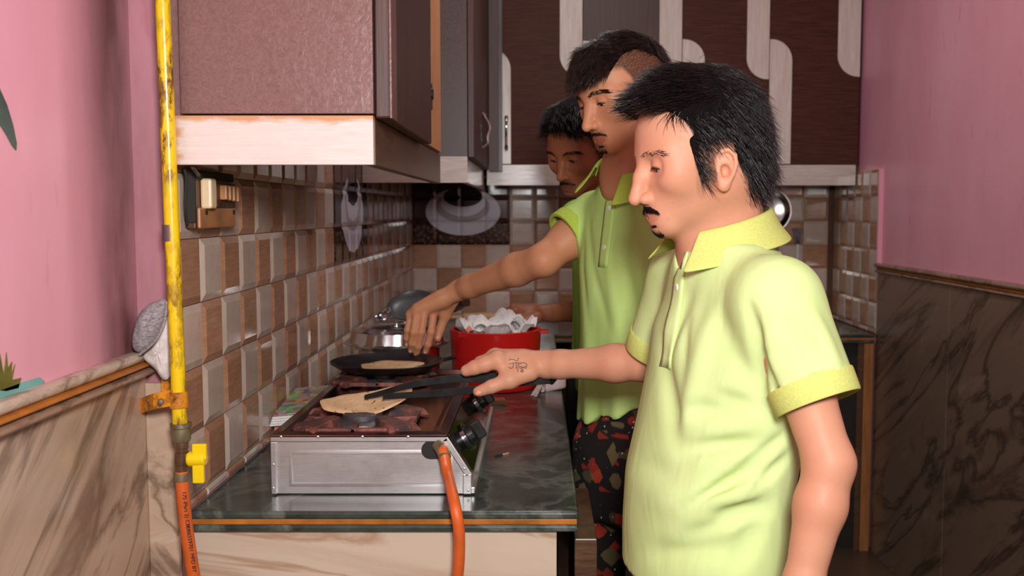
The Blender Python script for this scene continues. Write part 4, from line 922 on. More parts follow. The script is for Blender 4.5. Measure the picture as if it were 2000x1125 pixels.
# ------------------------------------------------------------------ figure building blocks
def head_prims(hc, R, s, q):
    """local axes: x to the face, y to the left ear, z up; eyes at z = 0. q: shape numbers"""
    W_ = lambda x, y, z: hc+R@(np.array([x, y, z])*s)
    pr = []; A = pr.append
    E = lambda c, r, k=.02, op='u': A(el(W_(*c), np.array(r)*s, R, k*s, op))
    C = lambda a, b, r1, r2, k=.02, op='u': A(rc(W_(*a), W_(*b), r1*s, r2*s, k*s, op))
    jw = q.get('jaw', 1.0)
    E((-.010, 0, .030), (.095, .0755, .088)); E((.018, 0, .022), (.070, .066, .070), .03)
    E((.026, 0, -.035), (.062, .056, .066), .035)
    for y in (1, -1):
        C((-.004, y*.050*jw, -.052), (.070, y*.014, q.get('chin', -.090)), .018, .015, .03)
        C((-.010, y*.052*jw, -.012), (-.006, y*.052*jw, -.052), .016, .017, .02)
        E((.058, y*.043, -.026), (.024, .020, .020), .025)                      # cheekbone
        C((.082, y*.010, .017), (.066, y*.048, .016), .009, .008, .016)          # brow ridge
        E((.052, y*.047, -.004), (.020, .012, .020), .02)
    E((.073, 0, q.get('chin', -.090)), (.020, .020, .016), .02)                                 # chin
    E((.062, 0, -.060), (.036, .029, .030), .025)                                # mouth barrel
    for y in (1, -1):
        E((.096, y*.032, -.004), (.020, .018, .013), .014, 's')                  # eye socket
        E((.0735, y*.0315, -.0030), (.0150, .0160, .0140), .005)                 # lids over the eye
        E((.0890, y*.0315, -.0080), (.0100, .0145, .0046), .002, 's')            # lid opening, looking down
        C((.083, y*.020, -.0165), (.079, y*.042, -.015), .0028, .0022, .006)     # lower lid bag
    nb, nt, nz = q.get('nose_b', .094), q.get('nose_t', .112), q.get('nose_z', -.043)
    C((.083, 0, .012), (nb, 0, -.014), .0075, .0085, .014); C((nb, 0, -.014), (nt, 0, nz), .0085, .0105, .010)
    for y in (1, -1):
        E((nt-.013, y*.0125, nz-.003), (.0105, .0075, .0085), .006)
        E((nt-.006, y*.0065, nz-.0115), (.0050, .0032, .0030), .003, 's')
    C((nt-.020, 0, nz-.010), (.090, 0, -.062), .0065, .0055, .008)
    lx = q.get('lip', .0925)
    for y in (1, -1):
        C((lx+.0015, y*.004, -.0695), (lx-.010, y*.0215, -.0735), .0054, .0030, .006)
        C((lx-.0005, y*.003, -.0805), (lx-.011, y*.0195, -.0765), .0062, .0034, .006)
        C((lx+.007, 0, -.0752), (lx-.009, y*.0225, -.0750), .0013, .0010, .003, 's')
    E((lx-.003, 0, -.0895), (.006, .014, .0035), .006, 's')
    for y in (1, -1):                                                            # ears
        oc = np.array([q.get('earx', .010), y*.0745, -.027]); fl = math.radians(24)
        ex = np.array([-math.cos(fl), y*math.sin(fl), -0.10]); ex /= np.linalg.norm(ex); ez = np.array([-.12, y*.02, 1.0]); ez -= ex*(ez@ex); ez /= np.linalg.norm(ez)
        ear = lambda a, b, o=0.0: tuple(oc+ex*a*.9+ez*b*.88+np.array([0, y*o, 0]))
        hel = [(.004, .006), (.002, .022), (.010, .031), (.021, .031), (.029, .022), (.030, .008), (.025, -.006), (.017, -.019), (.009, -.027)]
        Rm = np.stack([ex, np.cross(ez, ex), ez], 1); Rw = R@Rm
        A(el(W_(*ear(.013, .004, .001)), np.array([.0150, .0030, .0255])*s, Rw, .004*s)); A(el(W_(*ear(.006, -.004, -.004)), np.array([.012, .010, .022])*s, Rw, .012*s))
        for a, b in zip(hel[:-1], hel[1:]): C(ear(*a, .0042), ear(*b, .0042), .0034, .0034, .0018)
        for a, b in (((.012, .020), (.021, .010)), ((.021, .010), (.018, -.006)), ((.018, -.006), (.010, -.013))): C(ear(*a, .0030), ear(*b, .0030), .0028, .0028, .0022)
        E(ear(.009, -.026, .003), (.0085, .0048, .0080), .006)
        A(el(W_(*ear(.011, -.002, .0055)), np.array([.0072, .0075, .0092])*s, Rw, .003*s, 's')); C(ear(.000, .001, .004), ear(.001, -.007, .005), .0042, .0036, .004)
    return pr, W_
def hand_prims(w, mcp, fingers, thumb, s=1.0, fr=.0088, fi=1.0):
    pr = []
    for i, m_ in enumerate(mcp):
        pr.append(rc(w, m_, .0150*s, .0108*s, .014))
    for i in range(3): pr.append(rc(mcp[i], mcp[i+1], .0098*s, .0098*s, .008))
    for i, ch in enumerate(fingers):
        f_ = fr*s*(fi, 1.03, .97, .84)[i]; pts = [mcp[i]]+list(ch); rad = [f_*1.12, f_*1.04, f_*.95, f_*.80]
        for a in range(len(pts)-1): pr.append(rc(pts[a], pts[a+1], rad[a], rad[a+1], .0045))
    rad = [.0155, .0118, .0104, .0082]
    for a in range(len(thumb)-1): pr.append(rc(thumb[a], thumb[a+1], rad[a]*s, rad[a+1]*s, .010 if a == 0 else .004))
    pr.append(rc((np.asarray(w)+mcp[0])/2, thumb[1], .013*s, .010*s, .012))
    cm = (np.asarray(w)+np.mean(mcp, 0))/2; pr.append(rc(cm, np.mean(mcp, 0), .017*s, .011*s, .016)); pr.append(rc(thumb[1], mcp[0], .0085*s, .0085*s, .012))
    return pr
def nails(parent, chains, dorsal, s=1.0, rad=.0071):
    for ch in chains:
        a, b = np.asarray(ch[-2]), np.asarray(ch[-1]); t = unit(b-a); d = unit(dorsal-t*(dorsal@t)); y = np.cross(t, d); c = b-t*.0015+d*(rad*s-.0013)
        m = MB(); n = 14; vs = [c+d*.0022]
        for r, hgt in ((.5, .0019), (1.0, .0004)):
            for k in range(n):
                a_ = 2*math.pi*k/n; vs.append(c+t*.0064*s*r*math.cos(a_)+y*.0050*s*r*math.sin(a_)+d*(hgt-.0016*(r*math.sin(a_))**2))
        fs = [(0, 1+k, 1+(k+1) % n) for k in range(n)]+[(1+k, 1+n+k, 1+n+(k+1) % n, 1+(k+1) % n) for k in range(n)]
        m.add(vs, fs); m.build('fingernail', NAIL, parent, smooth=True, solid=.0006)
def strands(name, roots, dirs, norms, length, mat, parent, flow=None, lift=.25, width=.0007, seg=4, curl=.15, seed=0, grav=0.0):
    """hair as tapered three-sided blades; flow(p) gives the combing direction"""
    rs = np.random.default_rng(seed); n = len(roots); p = roots.copy(); d = dirs.copy(); L = length*rs.uniform(.6, 1.15, n)
    rows = []; nn = norms
    side = np.cross(d, nn); side /= np.maximum(np.linalg.norm(side, axis=1), 1e-6)[:, None]
    jit = rs.normal(0, curl, (n, 3))
    for k in range(seg+1):
        w = width*(1-.92*k/seg)*(1 if k else .8); rows.append((p-side*w, p+side*w, p+nn*w*1.2))
        if k < seg:
            fd = flow(p) if flow is not None else d
            d = d*.6+fd*.4+jit*.5+nn*(lift*(1 if k == 0 else .15))+np.array([0, 0, -grav]); d /= np.linalg.norm(d, axis=1)[:, None]; p = p+d*(L/seg)[:, None]
    V = np.stack([np.stack(r, 1) for r in rows], 1)            # n, seg+1, 3, xyz
    base = (np.arange(n)*(seg+1)*3)[:, None]; Q = []
    for k in range(seg):
        for a in range(3):
            b = (a+1) % 3; Q.append(np.concatenate([base+k*3+a, base+k*3+b, base+(k+1)*3+b, base+(k+1)*3+a], 1))
    return mesh_from(name, V.reshape(-1, 3), np.concatenate(Q), mat, parent)
def sample_mesh(V, Q, n, keep=None, seed=0):
    rs = np.random.default_rng(seed); a, b, c, d = (V[Q[:, i]] for i in range(4)); nr = np.cross(c-a, d-b); ar = np.linalg.norm(nr, axis=1); ctr = (a+b+c+d)/4
    w = ar.copy()
    if keep is not None: w = w*keep(ctr)
    idx = rs.choice(len(Q), n, p=w/w.sum()); u, v = rs.random((2, n))[:, :, None]
    p = (a[idx]*(1-u)+b[idx]*u)*(1-v)+(d[idx]*(1-u)+c[idx]*u)*v
    return p, nr[idx]/np.maximum(ar[idx], 1e-12)[:, None]
def on_skin(pr, pts, R):
    """push points to the skin surface along its gradient"""
    p = np.array(pts, float)
    for _ in range(6):
        d = evals(pr, p); g = np.stack([evals(pr, p+np.eye(3)[i]*5e-4)-d for i in range(3)], 1); g /= np.maximum(np.linalg.norm(g, axis=1), 1e-9)[:, None]; p = p-g*d[:, None]
    return p, g
def patch_hair(name, pr, W_, R, quads, n, dirf, length, mat, parent, width=.0006, lift=.15, seed=0, curl=.12):
    """short hairs grown inside a local polyline band: quads = list of (local point, half thickness in z)"""
    rs = np.random.default_rng(seed); pts = []
    P0 = np.array([q[0] for q in quads]); hw = np.array([q[1] for q in quads])
    t = rs.random(n)*(len(quads)-1); i = t.astype(int).clip(0, len(quads)-2); f = (t-i)[:, None]
    loc = P0[i]*(1-f)+P0[i+1]*f; h = (hw[i]*(1-f[:, 0])+hw[i+1]*f[:, 0])*rs.uniform(-1, 1, n); loc[:, 2] += h
    world = np.array([W_(*q) for q in loc]); p, g = on_skin(pr, world, R)
    d = np.array([R@np.array(dirf(q)) for q in loc]); d -= g*np.einsum('ij,ij->i', d, g)[:, None]; d /= np.maximum(np.linalg.norm(d, axis=1), 1e-6)[:, None]
    return strands(name, p, d, g, length, mat, parent, None, lift, width, 3, curl, seed)
def eyes(parent, W_, R, s):
    for y in (1, -1):
        c = W_(.0722, y*.0315, -.0036); e = MB(); e.lathe([(.0135*s*math.sin(math.pi*k/14)+1e-5, -.0135*s*math.cos(math.pi*k/14)) for k in range(15)], c, R@np.array([.88, 0, -.47]), 24)
        o = e.build('eyeball', EYEW, parent, smooth=True)
        ax = unit(R@np.array([.90, -.02*y, -.40])); i = MB(); i.lathe([(.0139*s*math.sin(a), .0139*s*math.cos(a)) for a in np.linspace(.47, .001, 6)], c, ax, 20); i.build('iris', IRIS, o, smooth=True)
        lash = [W_(.0893-.0066*abs(t)**2, y*(.0315+.0134*t), -.0044-.0028*t*t) for t in np.linspace(-1, 1, 9)]
        MB().tube([on_t for on_t in lash], [.0006+.0009*(1-abs(t)) for t in np.linspace(-1, 1, 9)], 6).build('eyelashes', HAIRB, parent, smooth=True)
# ------------------------------------------------------------------ the people
def head_frame(fh, pitch, roll=0.0):
    f = unit(np.array([fh[0], fh[1], 0.0])); l = np.array([-f[1], f[0], 0.0]); z = V3(0, 0, 1); p = math.radians(pitch); r = math.radians(roll)
    fw = f*math.cos(p)-z*math.sin(p); up = np.cross(fw, l); l2 = l*math.cos(r)+up*math.sin(r); up = np.cross(fw, l2)
    return np.stack([fw, l2, up], 1)
def sleeve(a, b, r1, r2, k=.03):
    a, b = np.asarray(a, float), np.asarray(b, float); d = unit(b-a); o = rc(a, b+d*.03, r1, r2); i = rc(a, b+d*.05, r1-.005, r2-.005); e = b-d*.028
    def fn(p):
        v = np.maximum(o.fn(p), (p-b)@d); return np.maximum(v, -np.maximum(i.fn(p), -((p-e)@d)))
    return Prim(fn, (a+b)/2, np.linalg.norm(b-a)/2+max(r1, r2), k, 'u')
def hairline(keys, hc, R, s, xo=-.005):
    K = np.array(keys, float)
    def zf(q): return np.interp(np.degrees(np.arctan2(np.abs(q[:, 1]), q[:, 0]-xo)), K[:, 0], K[:, 1])
    def fn(p):
        q = (p-hc)@R/s; return (q[:, 2]-zf(q))*.6*s
    return Prim(fn, hc, 1e9, .008*s, 's'), zf
def cuff(parent, a, b, r1, r2, mat, w=.03, x=0.0):
    r1 += x; r2 += x
    a, b = np.asarray(a, float), np.asarray(b, float); L = np.linalg.norm(b-a); d = unit(b-a); r = lambda t: r1+(r2-r1)*t/(L+.03)
    h0, h1 = L-w, L+.002
    MB().lathe([(r(h0)-.004, h0), (r(h0)+.0022, h0), (r(h0)+.003, h0+.002), (r(h1)+.003, h1-.002), (r(h1)+.002, h1), (r(h1)-.004, h1), (r(h1)-.0045, h1-.02)], a, d, 48, caps=False).build('sleeve_cuff', mat, parent, smooth=True, angle=60)
def collar(parent, nc, up, f, mat, rx, ry, back=.020, front=-.030, leaf=.050, point=.075, gap=34, hgt=.036):
    up = unit(up); f = unit(f-up*(f@up)); l = np.cross(up, f); rows = 8; n = 49; m = MB(); vs = []
    for j in range(rows):
        for i in range(n):
            t = (-1+2*i/(n-1)); a = math.radians(t*(180-gap)); w = (1-math.cos(a))/2           # w: 0 back, 1 front
            base = back+(front-back)*w**1.2; dirn = -f*math.cos(a)*rx+l*math.sin(a)*ry; nd = unit(dirn); lf = leaf+(point-leaf)*max(0, abs(t)-.55)**1.5*3.3
            hg = hgt*(1-.45*w)
            if j <= 2: q = dirn*(1-.05*j/2)+up*(base+hg*j/2)
            elif j == 3: q = dirn*.98+nd*.004+up*(base+hg*1.06)
            else:
                s = (j-3)/4; q = dirn*.98+nd*(.005+s*(.012+.020*s)*(1-.15*w))+up*(base+hg*1.02-lf*s*(.80 if w < .5 else .92))
                if abs(t) > .8: q = q+f*.010*s*(abs(t)-.8)*5
            vs.append(nc+q)
    fs = [(j*n+i, j*n+i+1, (j+1)*n+i+1, (j+1)*n+i) for j in range(rows-1) for i in range(n-1)]
    m.add(vs, fs); return m.build('collar', mat, parent, smooth=True, solid=.003, subd=1)
def creases(pr, base_Y, lst):
    """each crease: two pixels on the cloth, width, depth (positive = groove); measured on the shirt surface itself"""
    out = []
    for (u0, v0, u1, v1, w, d) in lst:
        a = P(u0, v0, Y=base_Y-.25); a = project(pr, a, a-CAM); b = P(u1, v1, Y=base_Y-.25); b = project(pr, b, b-CAM); out.append((a, b, w, d)) if max(np.linalg.norm(a-b), abs(a[1]-base_Y), abs(b[1]-base_Y)) < .6 else None
    def fn(p):
        e = np.zeros(len(p))
        for a, b, w, d in out:
            ab = b-a; L2 = ab@ab; q = p-a; t = np.clip((q@ab)/L2, 0, 1); q = q-t[:, None]*ab; r2 = np.einsum('ij,ij->i', q, q)
            e += d*np.exp(-r2/(w*w))*np.sin(np.pi*np.clip(t*.86+.07, 0, 1))
        return e
    return Prim(fn, out[0][0], 1e9, 0, 'd')
def bbox(pts, m): pts = np.array(pts); return pts.min(0)-m, pts.max(0)+m
def make_person(label, c):
    f = unit(V3(*c['face'], 0)); l = V3(-f[1], f[0], 0); base = V3(*c['pos'], 0); Bp = lambda x, y, z: base+f*x+l*y+V3(0, 0, z)
    root = tag(empty('person', tuple(base)), label, 'person')
    hc, R, s, NB = c['hc'], c['R'], c['s'], c['nb']
    hp_, W_ = head_prims(hc, R, s, c.get('shape', {}))
    neck = [rc(W_(-.022, 0, -.045), NB, .050*s, .056*s, .03), rc(W_(-.040, 0, -.030), NB-f*.02, .042*s, .052*s, .03), rc(NB-f*.008, NB-V3(0, 0, .075)-f*.035, .052, .056, .04)]
    for y in (1, -1): neck.append(rc(W_(-.03, y*.045, -.045), NB+f*.038+l*y*.012-V3(0, 0, .03), .012, .009, .025))
    head = hp_+neck
    hk = c['hair']; HL, zf = hairline(hk['line'], hc, R, s)
    # ---------------- masks on the skin: lips, stubble / shaved hair
    stub_keys = np.array(hk.get('fade', hk['line']), float)
    def masks(V):
        q = (V-hc)@R/s; m = np.zeros((len(V), 3)); near = np.linalg.norm(q, axis=1) < .19
        e = np.sqrt((q[:, 1]/.0235)**2+((q[:, 2]+.0752)/.0105)**2); m[:, 0] = np.clip((1.15-e)/.3, 0, 1)*(q[:, 0] > .07)*near*c.get('lips', .7)
        az = np.degrees(np.arctan2(np.abs(q[:, 1]), q[:, 0]+.005)); zf2 = np.interp(az, stub_keys[:, 0], stub_keys[:, 1])
        m[:, 1] = np.clip((q[:, 2]-zf2+.004)/.012, 0, 1)*near*hk.get('scalp', .9)
        for (cx, cy, cz, rx_, ry_, rz_, st) in c.get('stubble', []):
            d = ((q[:, 0]-cx)/rx_)**2+((np.abs(q[:, 1])-cy)/ry_)**2+((q[:, 2]-cz)/rz_)**2; m[:, 1] = np.maximum(m[:, 1], np.clip((1.3-d)/.9, 0, 1)*st*near)
        m[:, 2] = np.clip((.0065-np.linalg.norm((q-np.array([c.get('shape', {}).get('nose_t', .112)-.006, 0, c.get('shape', {}).get('nose_z', -.043)-.0125]))*[1, .55, 1], axis=1))/.003, 0, .75)*near
        return m
    # ---------------- skin: head, both arms with hands, and the covered trunk and legs
    boxes = []; lists = []
    lo, hi = bbox([W_(.12, .1, .12), W_(-.12, -.1, .12), W_(.12, -.1, -.12), W_(-.12, .1, -.12), W_(.13, 0, -.05)], .02); lo[2] = min(lo[2], NB[2]-.09)
    lists.append((head, lo, hi, c.get('res', .0021)))
    for side in 'LR':
        S_, E_, K_ = c['S'+side], c['E'+side], c['W'+side]; ar = c.get('arm', 1.0); mid = E_+(K_-E_)*.3; wr = E_+(K_-E_)*.86
        A_ = [rc(S_, S_+(E_-S_)*.5, .050*ar, .042*ar, .03), rc(S_+(E_-S_)*.4, E_, .041*ar, .034*ar, .02), rc(E_, mid, .034*ar, .0355*ar, .016), rc(mid, wr, .0355*ar, .0262*ar, .014), rc(wr, K_, .0265*ar, .0245*ar, .015)]
        h = c['H'+side]; A_ += hand_prims(K_, h['mcp'], h['fin'], h['thb'], h.get('s', 1.0), fi=h.get('fi', 1.0))
        allp = [S_, E_, K_]+list(h['mcp'])+sum([list(x) for x in h['fin']], [])+list(h['thb'])
        lo, hi = bbox(allp, .06); lists.append((A_, lo, hi, h.get('res', .0030)))
    pz = c['hip']; leg = []
    tk = c['skin_torso']; trunk = [loft(tk, base, f, l), rc(c['SL'], c['SR'], .040, .040, .03), rc(NB-V3(0, 0, .05)-f*.02, (c['SL']+c['SR'])/2-V3(0, 0, .03), .045, .05, .03)]
    for y in (1, -1):
        a, b_, d = Bp(c.get('hipx', 0), y*.09, pz), Bp(c.get('hipx', 0)+.01, y*.095, pz*.52), Bp(c.get('hipx', 0)-.02, y*.10, .07)
        leg += [rc(a, b_, .078, .052, .03), rc(b_, d, .052, .036, .03), rc(d, Bp(.10, y*.115, .028), .038, .026, .03), rc(Bp(-.05, y*.10, .032), Bp(.12, y*.12, .022), .030, .020, .03)]
    lists.append((trunk+leg, *bbox([Bp(-.2, -.24, 0.0), Bp(.2, .24, 0.0), Bp(.2, -.24, tk[-1][0]), Bp(-.2, .24, tk[-1][0]), c['SL'], c['SR']], .05), .009))
    Vs, Qs, n = [], [], 0
    for prl, lo, hi, hcell in lists:
        V_, Q_ = nets(prl, lo, hi, hcell); V_ = relax(V_, Q_, 1, .4); Vs.append(V_); Qs.append(Q_+n); n += len(V_)
    Vb, Qb = np.concatenate(Vs), np.concatenate(Qs)
    body = mesh_from('body', Vb, Qb, c['skin'], root, masks(Vb))
    eyes(root, W_, R, s)
    for side in 'LR':
        h = c['H'+side]
        if 'dorsal' in h: nails(root, h['fin'], h['dorsal'], h.get('s', 1.0)); nails(root, [h['thb']], h['dorsal'], h.get('s', 1.0), .0080)
        if 'dthumb' in h: nails(root, [h['thb']], h['dthumb'], h.get('s', 1.0), .0082)
    # ---------------- hair
    cap = [el(W_(*a), np.array(b)*s, R, .02*s) for a, b in hk['cap']]+[rc(W_(*a), W_(*b), r1*s, r2*s, k*s) for a, b, r1, r2, k in hk.get('tufts', [])]
    ear_cut = [el(W_(c.get('shape', {}).get('earx', .010)-.008, y*.083, -.025), np.array([.024, .022, .034])*s, R, .006*s, 's') for y in (1, -1)]
    capp = cap+[HL]+ear_cut+[rc(W_(*a), W_(*b), r1*s, r2*s, k*s) for a, b, r1, r2, k in hk.get('locks', [])]
    lo, hi = bbox([W_(.13, .1, .15), W_(-.14, -.1, .15), W_(.12, -.1, -.12), W_(-.14, .1, -.12)], .02)
    Vh, Qh = nets(capp, lo, hi, .0034); Vh = relax(Vh, Qh, 2, .5)
    hair = mesh_from('hair', Vh, Qh, HAIRCAP, root)
    loc = lambda p: (p-hc)@R/s
    pts, nr = sample_mesh(Vh, Qh, hk['n'], lambda p: (np.abs(evals(hp_[:2], p)) > .002*s)*(loc(p)[:, 2] > -.1), hk.get('seed', 1))
    def flow(p):
        d = hk['flow'](loc(p)); d = d/np.maximum(np.linalg.norm(d, axis=1), 1e-6)[:, None]; return d@R.T
    fl = flow(pts); fl -= nr*np.einsum('ij,ij->i', fl, nr)[:, None]; fl /= np.maximum(np.linalg.norm(fl, axis=1), 1e-6)[:, None]
    strands('hair_strands', pts-nr*.001, fl, nr, hk['len'], hk['mat'], hair, flow, hk.get('lift', .2), hk.get('width', .0008), 4, hk.get('curl', .16), 3)
    for y in (1, -1):
        patch_hair('eyebrow', hp_, W_, R, [((.093, y*.010, .0135), .0022), ((.090, y*.022, .0175), .0034), ((.078, y*.040, .0185), .0028), ((.066, y*.050, .0145), .0010)], c.get('brow', 240), lambda q, y=y: (-.2, y*1.0, .35 if abs(q[1]) < .03 else -.25), .0085, HAIRB, root, .00034, .10, 4)
    for nm, quads, n_, dr_, ln in c.get('beard', []):
        patch_hair(nm, hp_, W_, R, quads, n_, dr_, ln, HAIRB, root, .00045, .22, 9)
    # ---------------- shirt
    sk = c['shirt']; pr = [loft(sk['keys'], base, f, l, .03)]
    for side in 'LR':
        S_, E_, e_, r1, r2 = c['S'+side], c['E'+side], sk['end'+side], sk['r1'], sk['r2']
        pr += [rc(NB+(S_-NB)*.32-V3(0, 0, .012), S_-V3(0, 0, .004), sk.get('trap', .052), r1*.92, .04), sleeve(S_, e_, r1, r2, .022)]
    up = unit(W_(-.03, 0, -.04)-NB)
    pr.append(Prim((lambda o: o.fn)(rc(NB-up*.01, NB+up*.12, .056, .064)), NB, .2, .008, 's'))
    pr.append(rc(NB+f*.035, NB+f*sk.get('vx', .085)-V3(0, 0, sk.get('vz', .075)), .026, .005, .012, 's'))
    if 'cut' in sk: pr.append(plane(sk['cut'][0], sk['cut'][1], .004))
    pre = list(pr)
    if sk.get('creases'): pr.append(creases(pre, base[1], sk['creases']))
    if 'disp' in sk: pr.append(Prim(lambda p: sk['disp'](p-base, f, l), base, 1e9, 0, 'd'))
    pts_ = [Bp(-.17, -.22, sk['keys'][0][0]-.02), Bp(.17, .22, sk['keys'][0][0]-.02), Bp(-.17, .22, NB[2]+.06), Bp(.17, -.22, NB[2]+.06), sk['endL'], sk['endR'], c['SL'], c['SR']]
    lo, hi = bbox(pts_, .06)
    shirt = sdf_mesh('polo_shirt', pr, [(lo, hi, .0040)], sk['mat'], root, None, 2)
    for side in 'LR': cuff(shirt, c['S'+side], sk['end'+side], sk['r1'], sk['r2'], sk['rib'], sk.get('cuffw', .028), sk.get('cuffx', .0))
    collar(shirt, NB+up*sk.get('cup', .0), up, f, sk['rib'], **sk['collar'])
    # placket strip with buttons, laid on the chest
    z0 = NB[2]-sk.get('vz', .075)*.25; z1 = z0-sk.get('plk', .15); m = MB(); cols, rows_ = 5, 14; vs = []
    for j in range(rows_):
        for i in range(cols):
            y = sk.get('ply', 0)+(i-2)*.0075; st_ = Bp(.30, y, z0+(z1-z0)*j/(rows_-1)); q = project(pr, st_, -f); q = q if np.linalg.norm(q-st_) < .5 else st_-f*.22; vs.append(q+f*.0016)
    m.add(vs, [(j*cols+i, j*cols+i+1, (j+1)*cols+i+1, (j+1)*cols+i) for j in range(rows_-1) for i in range(cols-1)])
    m.build('placket', sk['mat'], shirt, smooth=True, solid=.003)
    for j in sk.get('buttons', (5, 10)):
        MB().lathe([(.0005, .003), (.004, .003), (.0052, .002), (.0052, 0)], np.array(vs[j*cols+2]), f, 16).build('button', BUTTON, shirt, smooth=True)
    # ---------------- trousers
    tr_ = [loft(c['trouser_top'], base, f, l)]
    for y in (1, -1):
        a, b_, d = Bp(c.get('hipx', 0), y*.088, pz), Bp(c.get('hipx', 0)+.015, y*.095, pz*.52), Bp(c.get('hipx', 0)-.015, y*.10, .10)
        w_ = c.get('trw', 1.0); tr_ += [rc(a, b_, .094*w_, .074*w_, .04), rc(b_, d, .074*w_, .062*w_, .03)]
    tr_.append(plane(V3(0, 0, .085), (0, 0, -1), .004))
    sdf_mesh('trousers', tr_, [(*bbox([Bp(-.2, -.22, .05), Bp(.2, .22, .05), Bp(-.2, .22, c['trouser_top'][-1][0]), Bp(.2, -.22, c['trouser_top'][-1][0])], .03), .0065)], c['tmat'], root, None, 2)
    return root, head, pr, W_
def relaxed_hand(K_, d, out, side):
    """hanging hand: d along the forearm, out = direction of the back of the hand"""
    d = unit(d); out = unit(out-d*(out@d)); y = np.cross(d, out)*side
    mcp = [K_+d*.085+y*.030, K_+d*.090+y*.010, K_+d*.086-y*.010, K_+d*.078-y*.028]; fin = []
    for i, m_ in enumerate(mcp):
        L = (.040, .044, .040, .032)[i]; p1 = m_+d*L*.95-out*L*.3; p2 = p1+d*L*.5-out*L*.4; p3 = p2+d*L*.25-out*L*.45; fin.append([p1, p2, p3])
    t0 = K_+d*.02+y*.022; thb = [t0, t0+d*.035+y*.022-out*.012, t0+d*.062+y*.026-out*.022, t0+d*.085+y*.024-out*.03]
    return dict(mcp=mcp, fin=fin, thb=thb, dorsal=out, res=.0034)
HAIRCAP = simple('hair_mass', srgb(12, 9, 9), 0.85, 0, 0.2, 60, Specular_IOR_Level=0.1)
LIME = m_shirt('lime_pique', srgb(200, 222, 146), srgb(214, 234, 164)); LIMER = m_rib('lime_rib', srgb(196, 204, 110), srgb(210, 216, 128))
LIME2 = m_shirt('lime_pique_green', srgb(180, 214, 116), srgb(196, 226, 136)); LIMER2 = m_rib('lime_rib_green', srgb(166, 192, 70), srgb(182, 204, 90))
LIME3 = m_shirt('grass_lime_pique', srgb(134, 190, 72), srgb(154, 206, 92)); LIMER3 = m_rib('grass_lime_rib', srgb(140, 180, 50), srgb(150, 190, 62))
DENIM = simple('charcoal_trousers', srgb(42, 42, 50), 0.8)
PRT = NT('printed_cotton'); _vo = PRT.n('ShaderNodeTexVoronoi'); _vo.inputs['Scale'].default_value = 30; _vo.distance = 'MANHATTAN'; PRT.L(PRT.coord(), _vo.inputs[0])
_v2 = PRT.n('ShaderNodeTexVoronoi'); _v2.inputs['Scale'].default_value = 60; PRT.L(PRT.coord(), _v2.inputs[0]); _sp = PRT.n('ShaderNodeSeparateColor'); PRT.L(_vo.outputs['Color'], _sp.inputs[0])
_cl = PRT.ramp(_sp.outputs[0], [(0.0, srgb(30, 20, 16)), (0.3, srgb(150, 44, 30)), (0.52, srgb(110, 96, 62)), (0.74, srgb(176, 56, 34)), (0.9, srgb(84, 70, 46))], 'CONSTANT')
_cl = PRT.mix(PRT.ramp(_vo.outputs['Distance'], [(0.72, 0.0), (0.84, 1.0)]), _cl, srgb(26, 20, 18)); _cl = PRT.mix(PRT.ramp(_v2.outputs['Distance'], [(0.10, 1.0), (0.14, 0.0)]), _cl, srgb(206, 196, 180))
PRT = PRT.set(_cl, 0.85)
# ---- first cook: profile, holding the tongs
SK1 = m_skin('skin_light_tan', srgb(206, 150, 120), srgb(202, 134, 106), srgb(176, 100, 84), srgb(70, 48, 40))
f1 = unit(V3(-.97, -.25, 0)); l1 = V3(-f1[1], f1[0], 0)
C1 = V3(.285, 1.49, 0)
SL1 = P(1518, 588, Y=1.335); EL1 = P(1620, 905, Y=1.26); WL1 = P(1560, 1180, Y=1.235)
SR1 = C1-l1*.165+V3(0, 0, SL1[2]+.01); ER1 = P(1262, 708, Y=1.70); WR1 = P(1066, 712, Y=1.775)
YH = 1.765
h1 = dict(mcp=[P(972, 702, Y=YH-.008), P(966, 696, Y=YH+.014), P(970, 700, Y=YH+.034), P(980, 708, Y=YH+.050)],
          fin=[[P(946, 712, Y=YH-.010), P(927, 718, Y=YH-.008), P(911, 724, Y=YH-.006)], [P(938, 708, Y=YH+.018), P(926, 722, Y=YH+.026), P(938, 734, Y=YH+.026)],
               [P(944, 714, Y=YH+.038), P(938, 730, Y=YH+.040), P(956, 738, Y=YH+.034)], [P(958, 722, Y=YH+.052), P(960, 738, Y=YH+.050), P(978, 742, Y=YH+.040)]],
          thb=[P(1034, 726, Y=YH-.010), P(996, 742, Y=YH-.024), P(960, 755, Y=YH-.028), P(934, 765, Y=YH-.026)], dthumb=V3(-.1, -.9, -.25), res=.0022, s=1.16, fi=1.32)
R1 = head_frame((-.975, -.22), 13)
hc1 = P(1366, 300, Y=1.475)
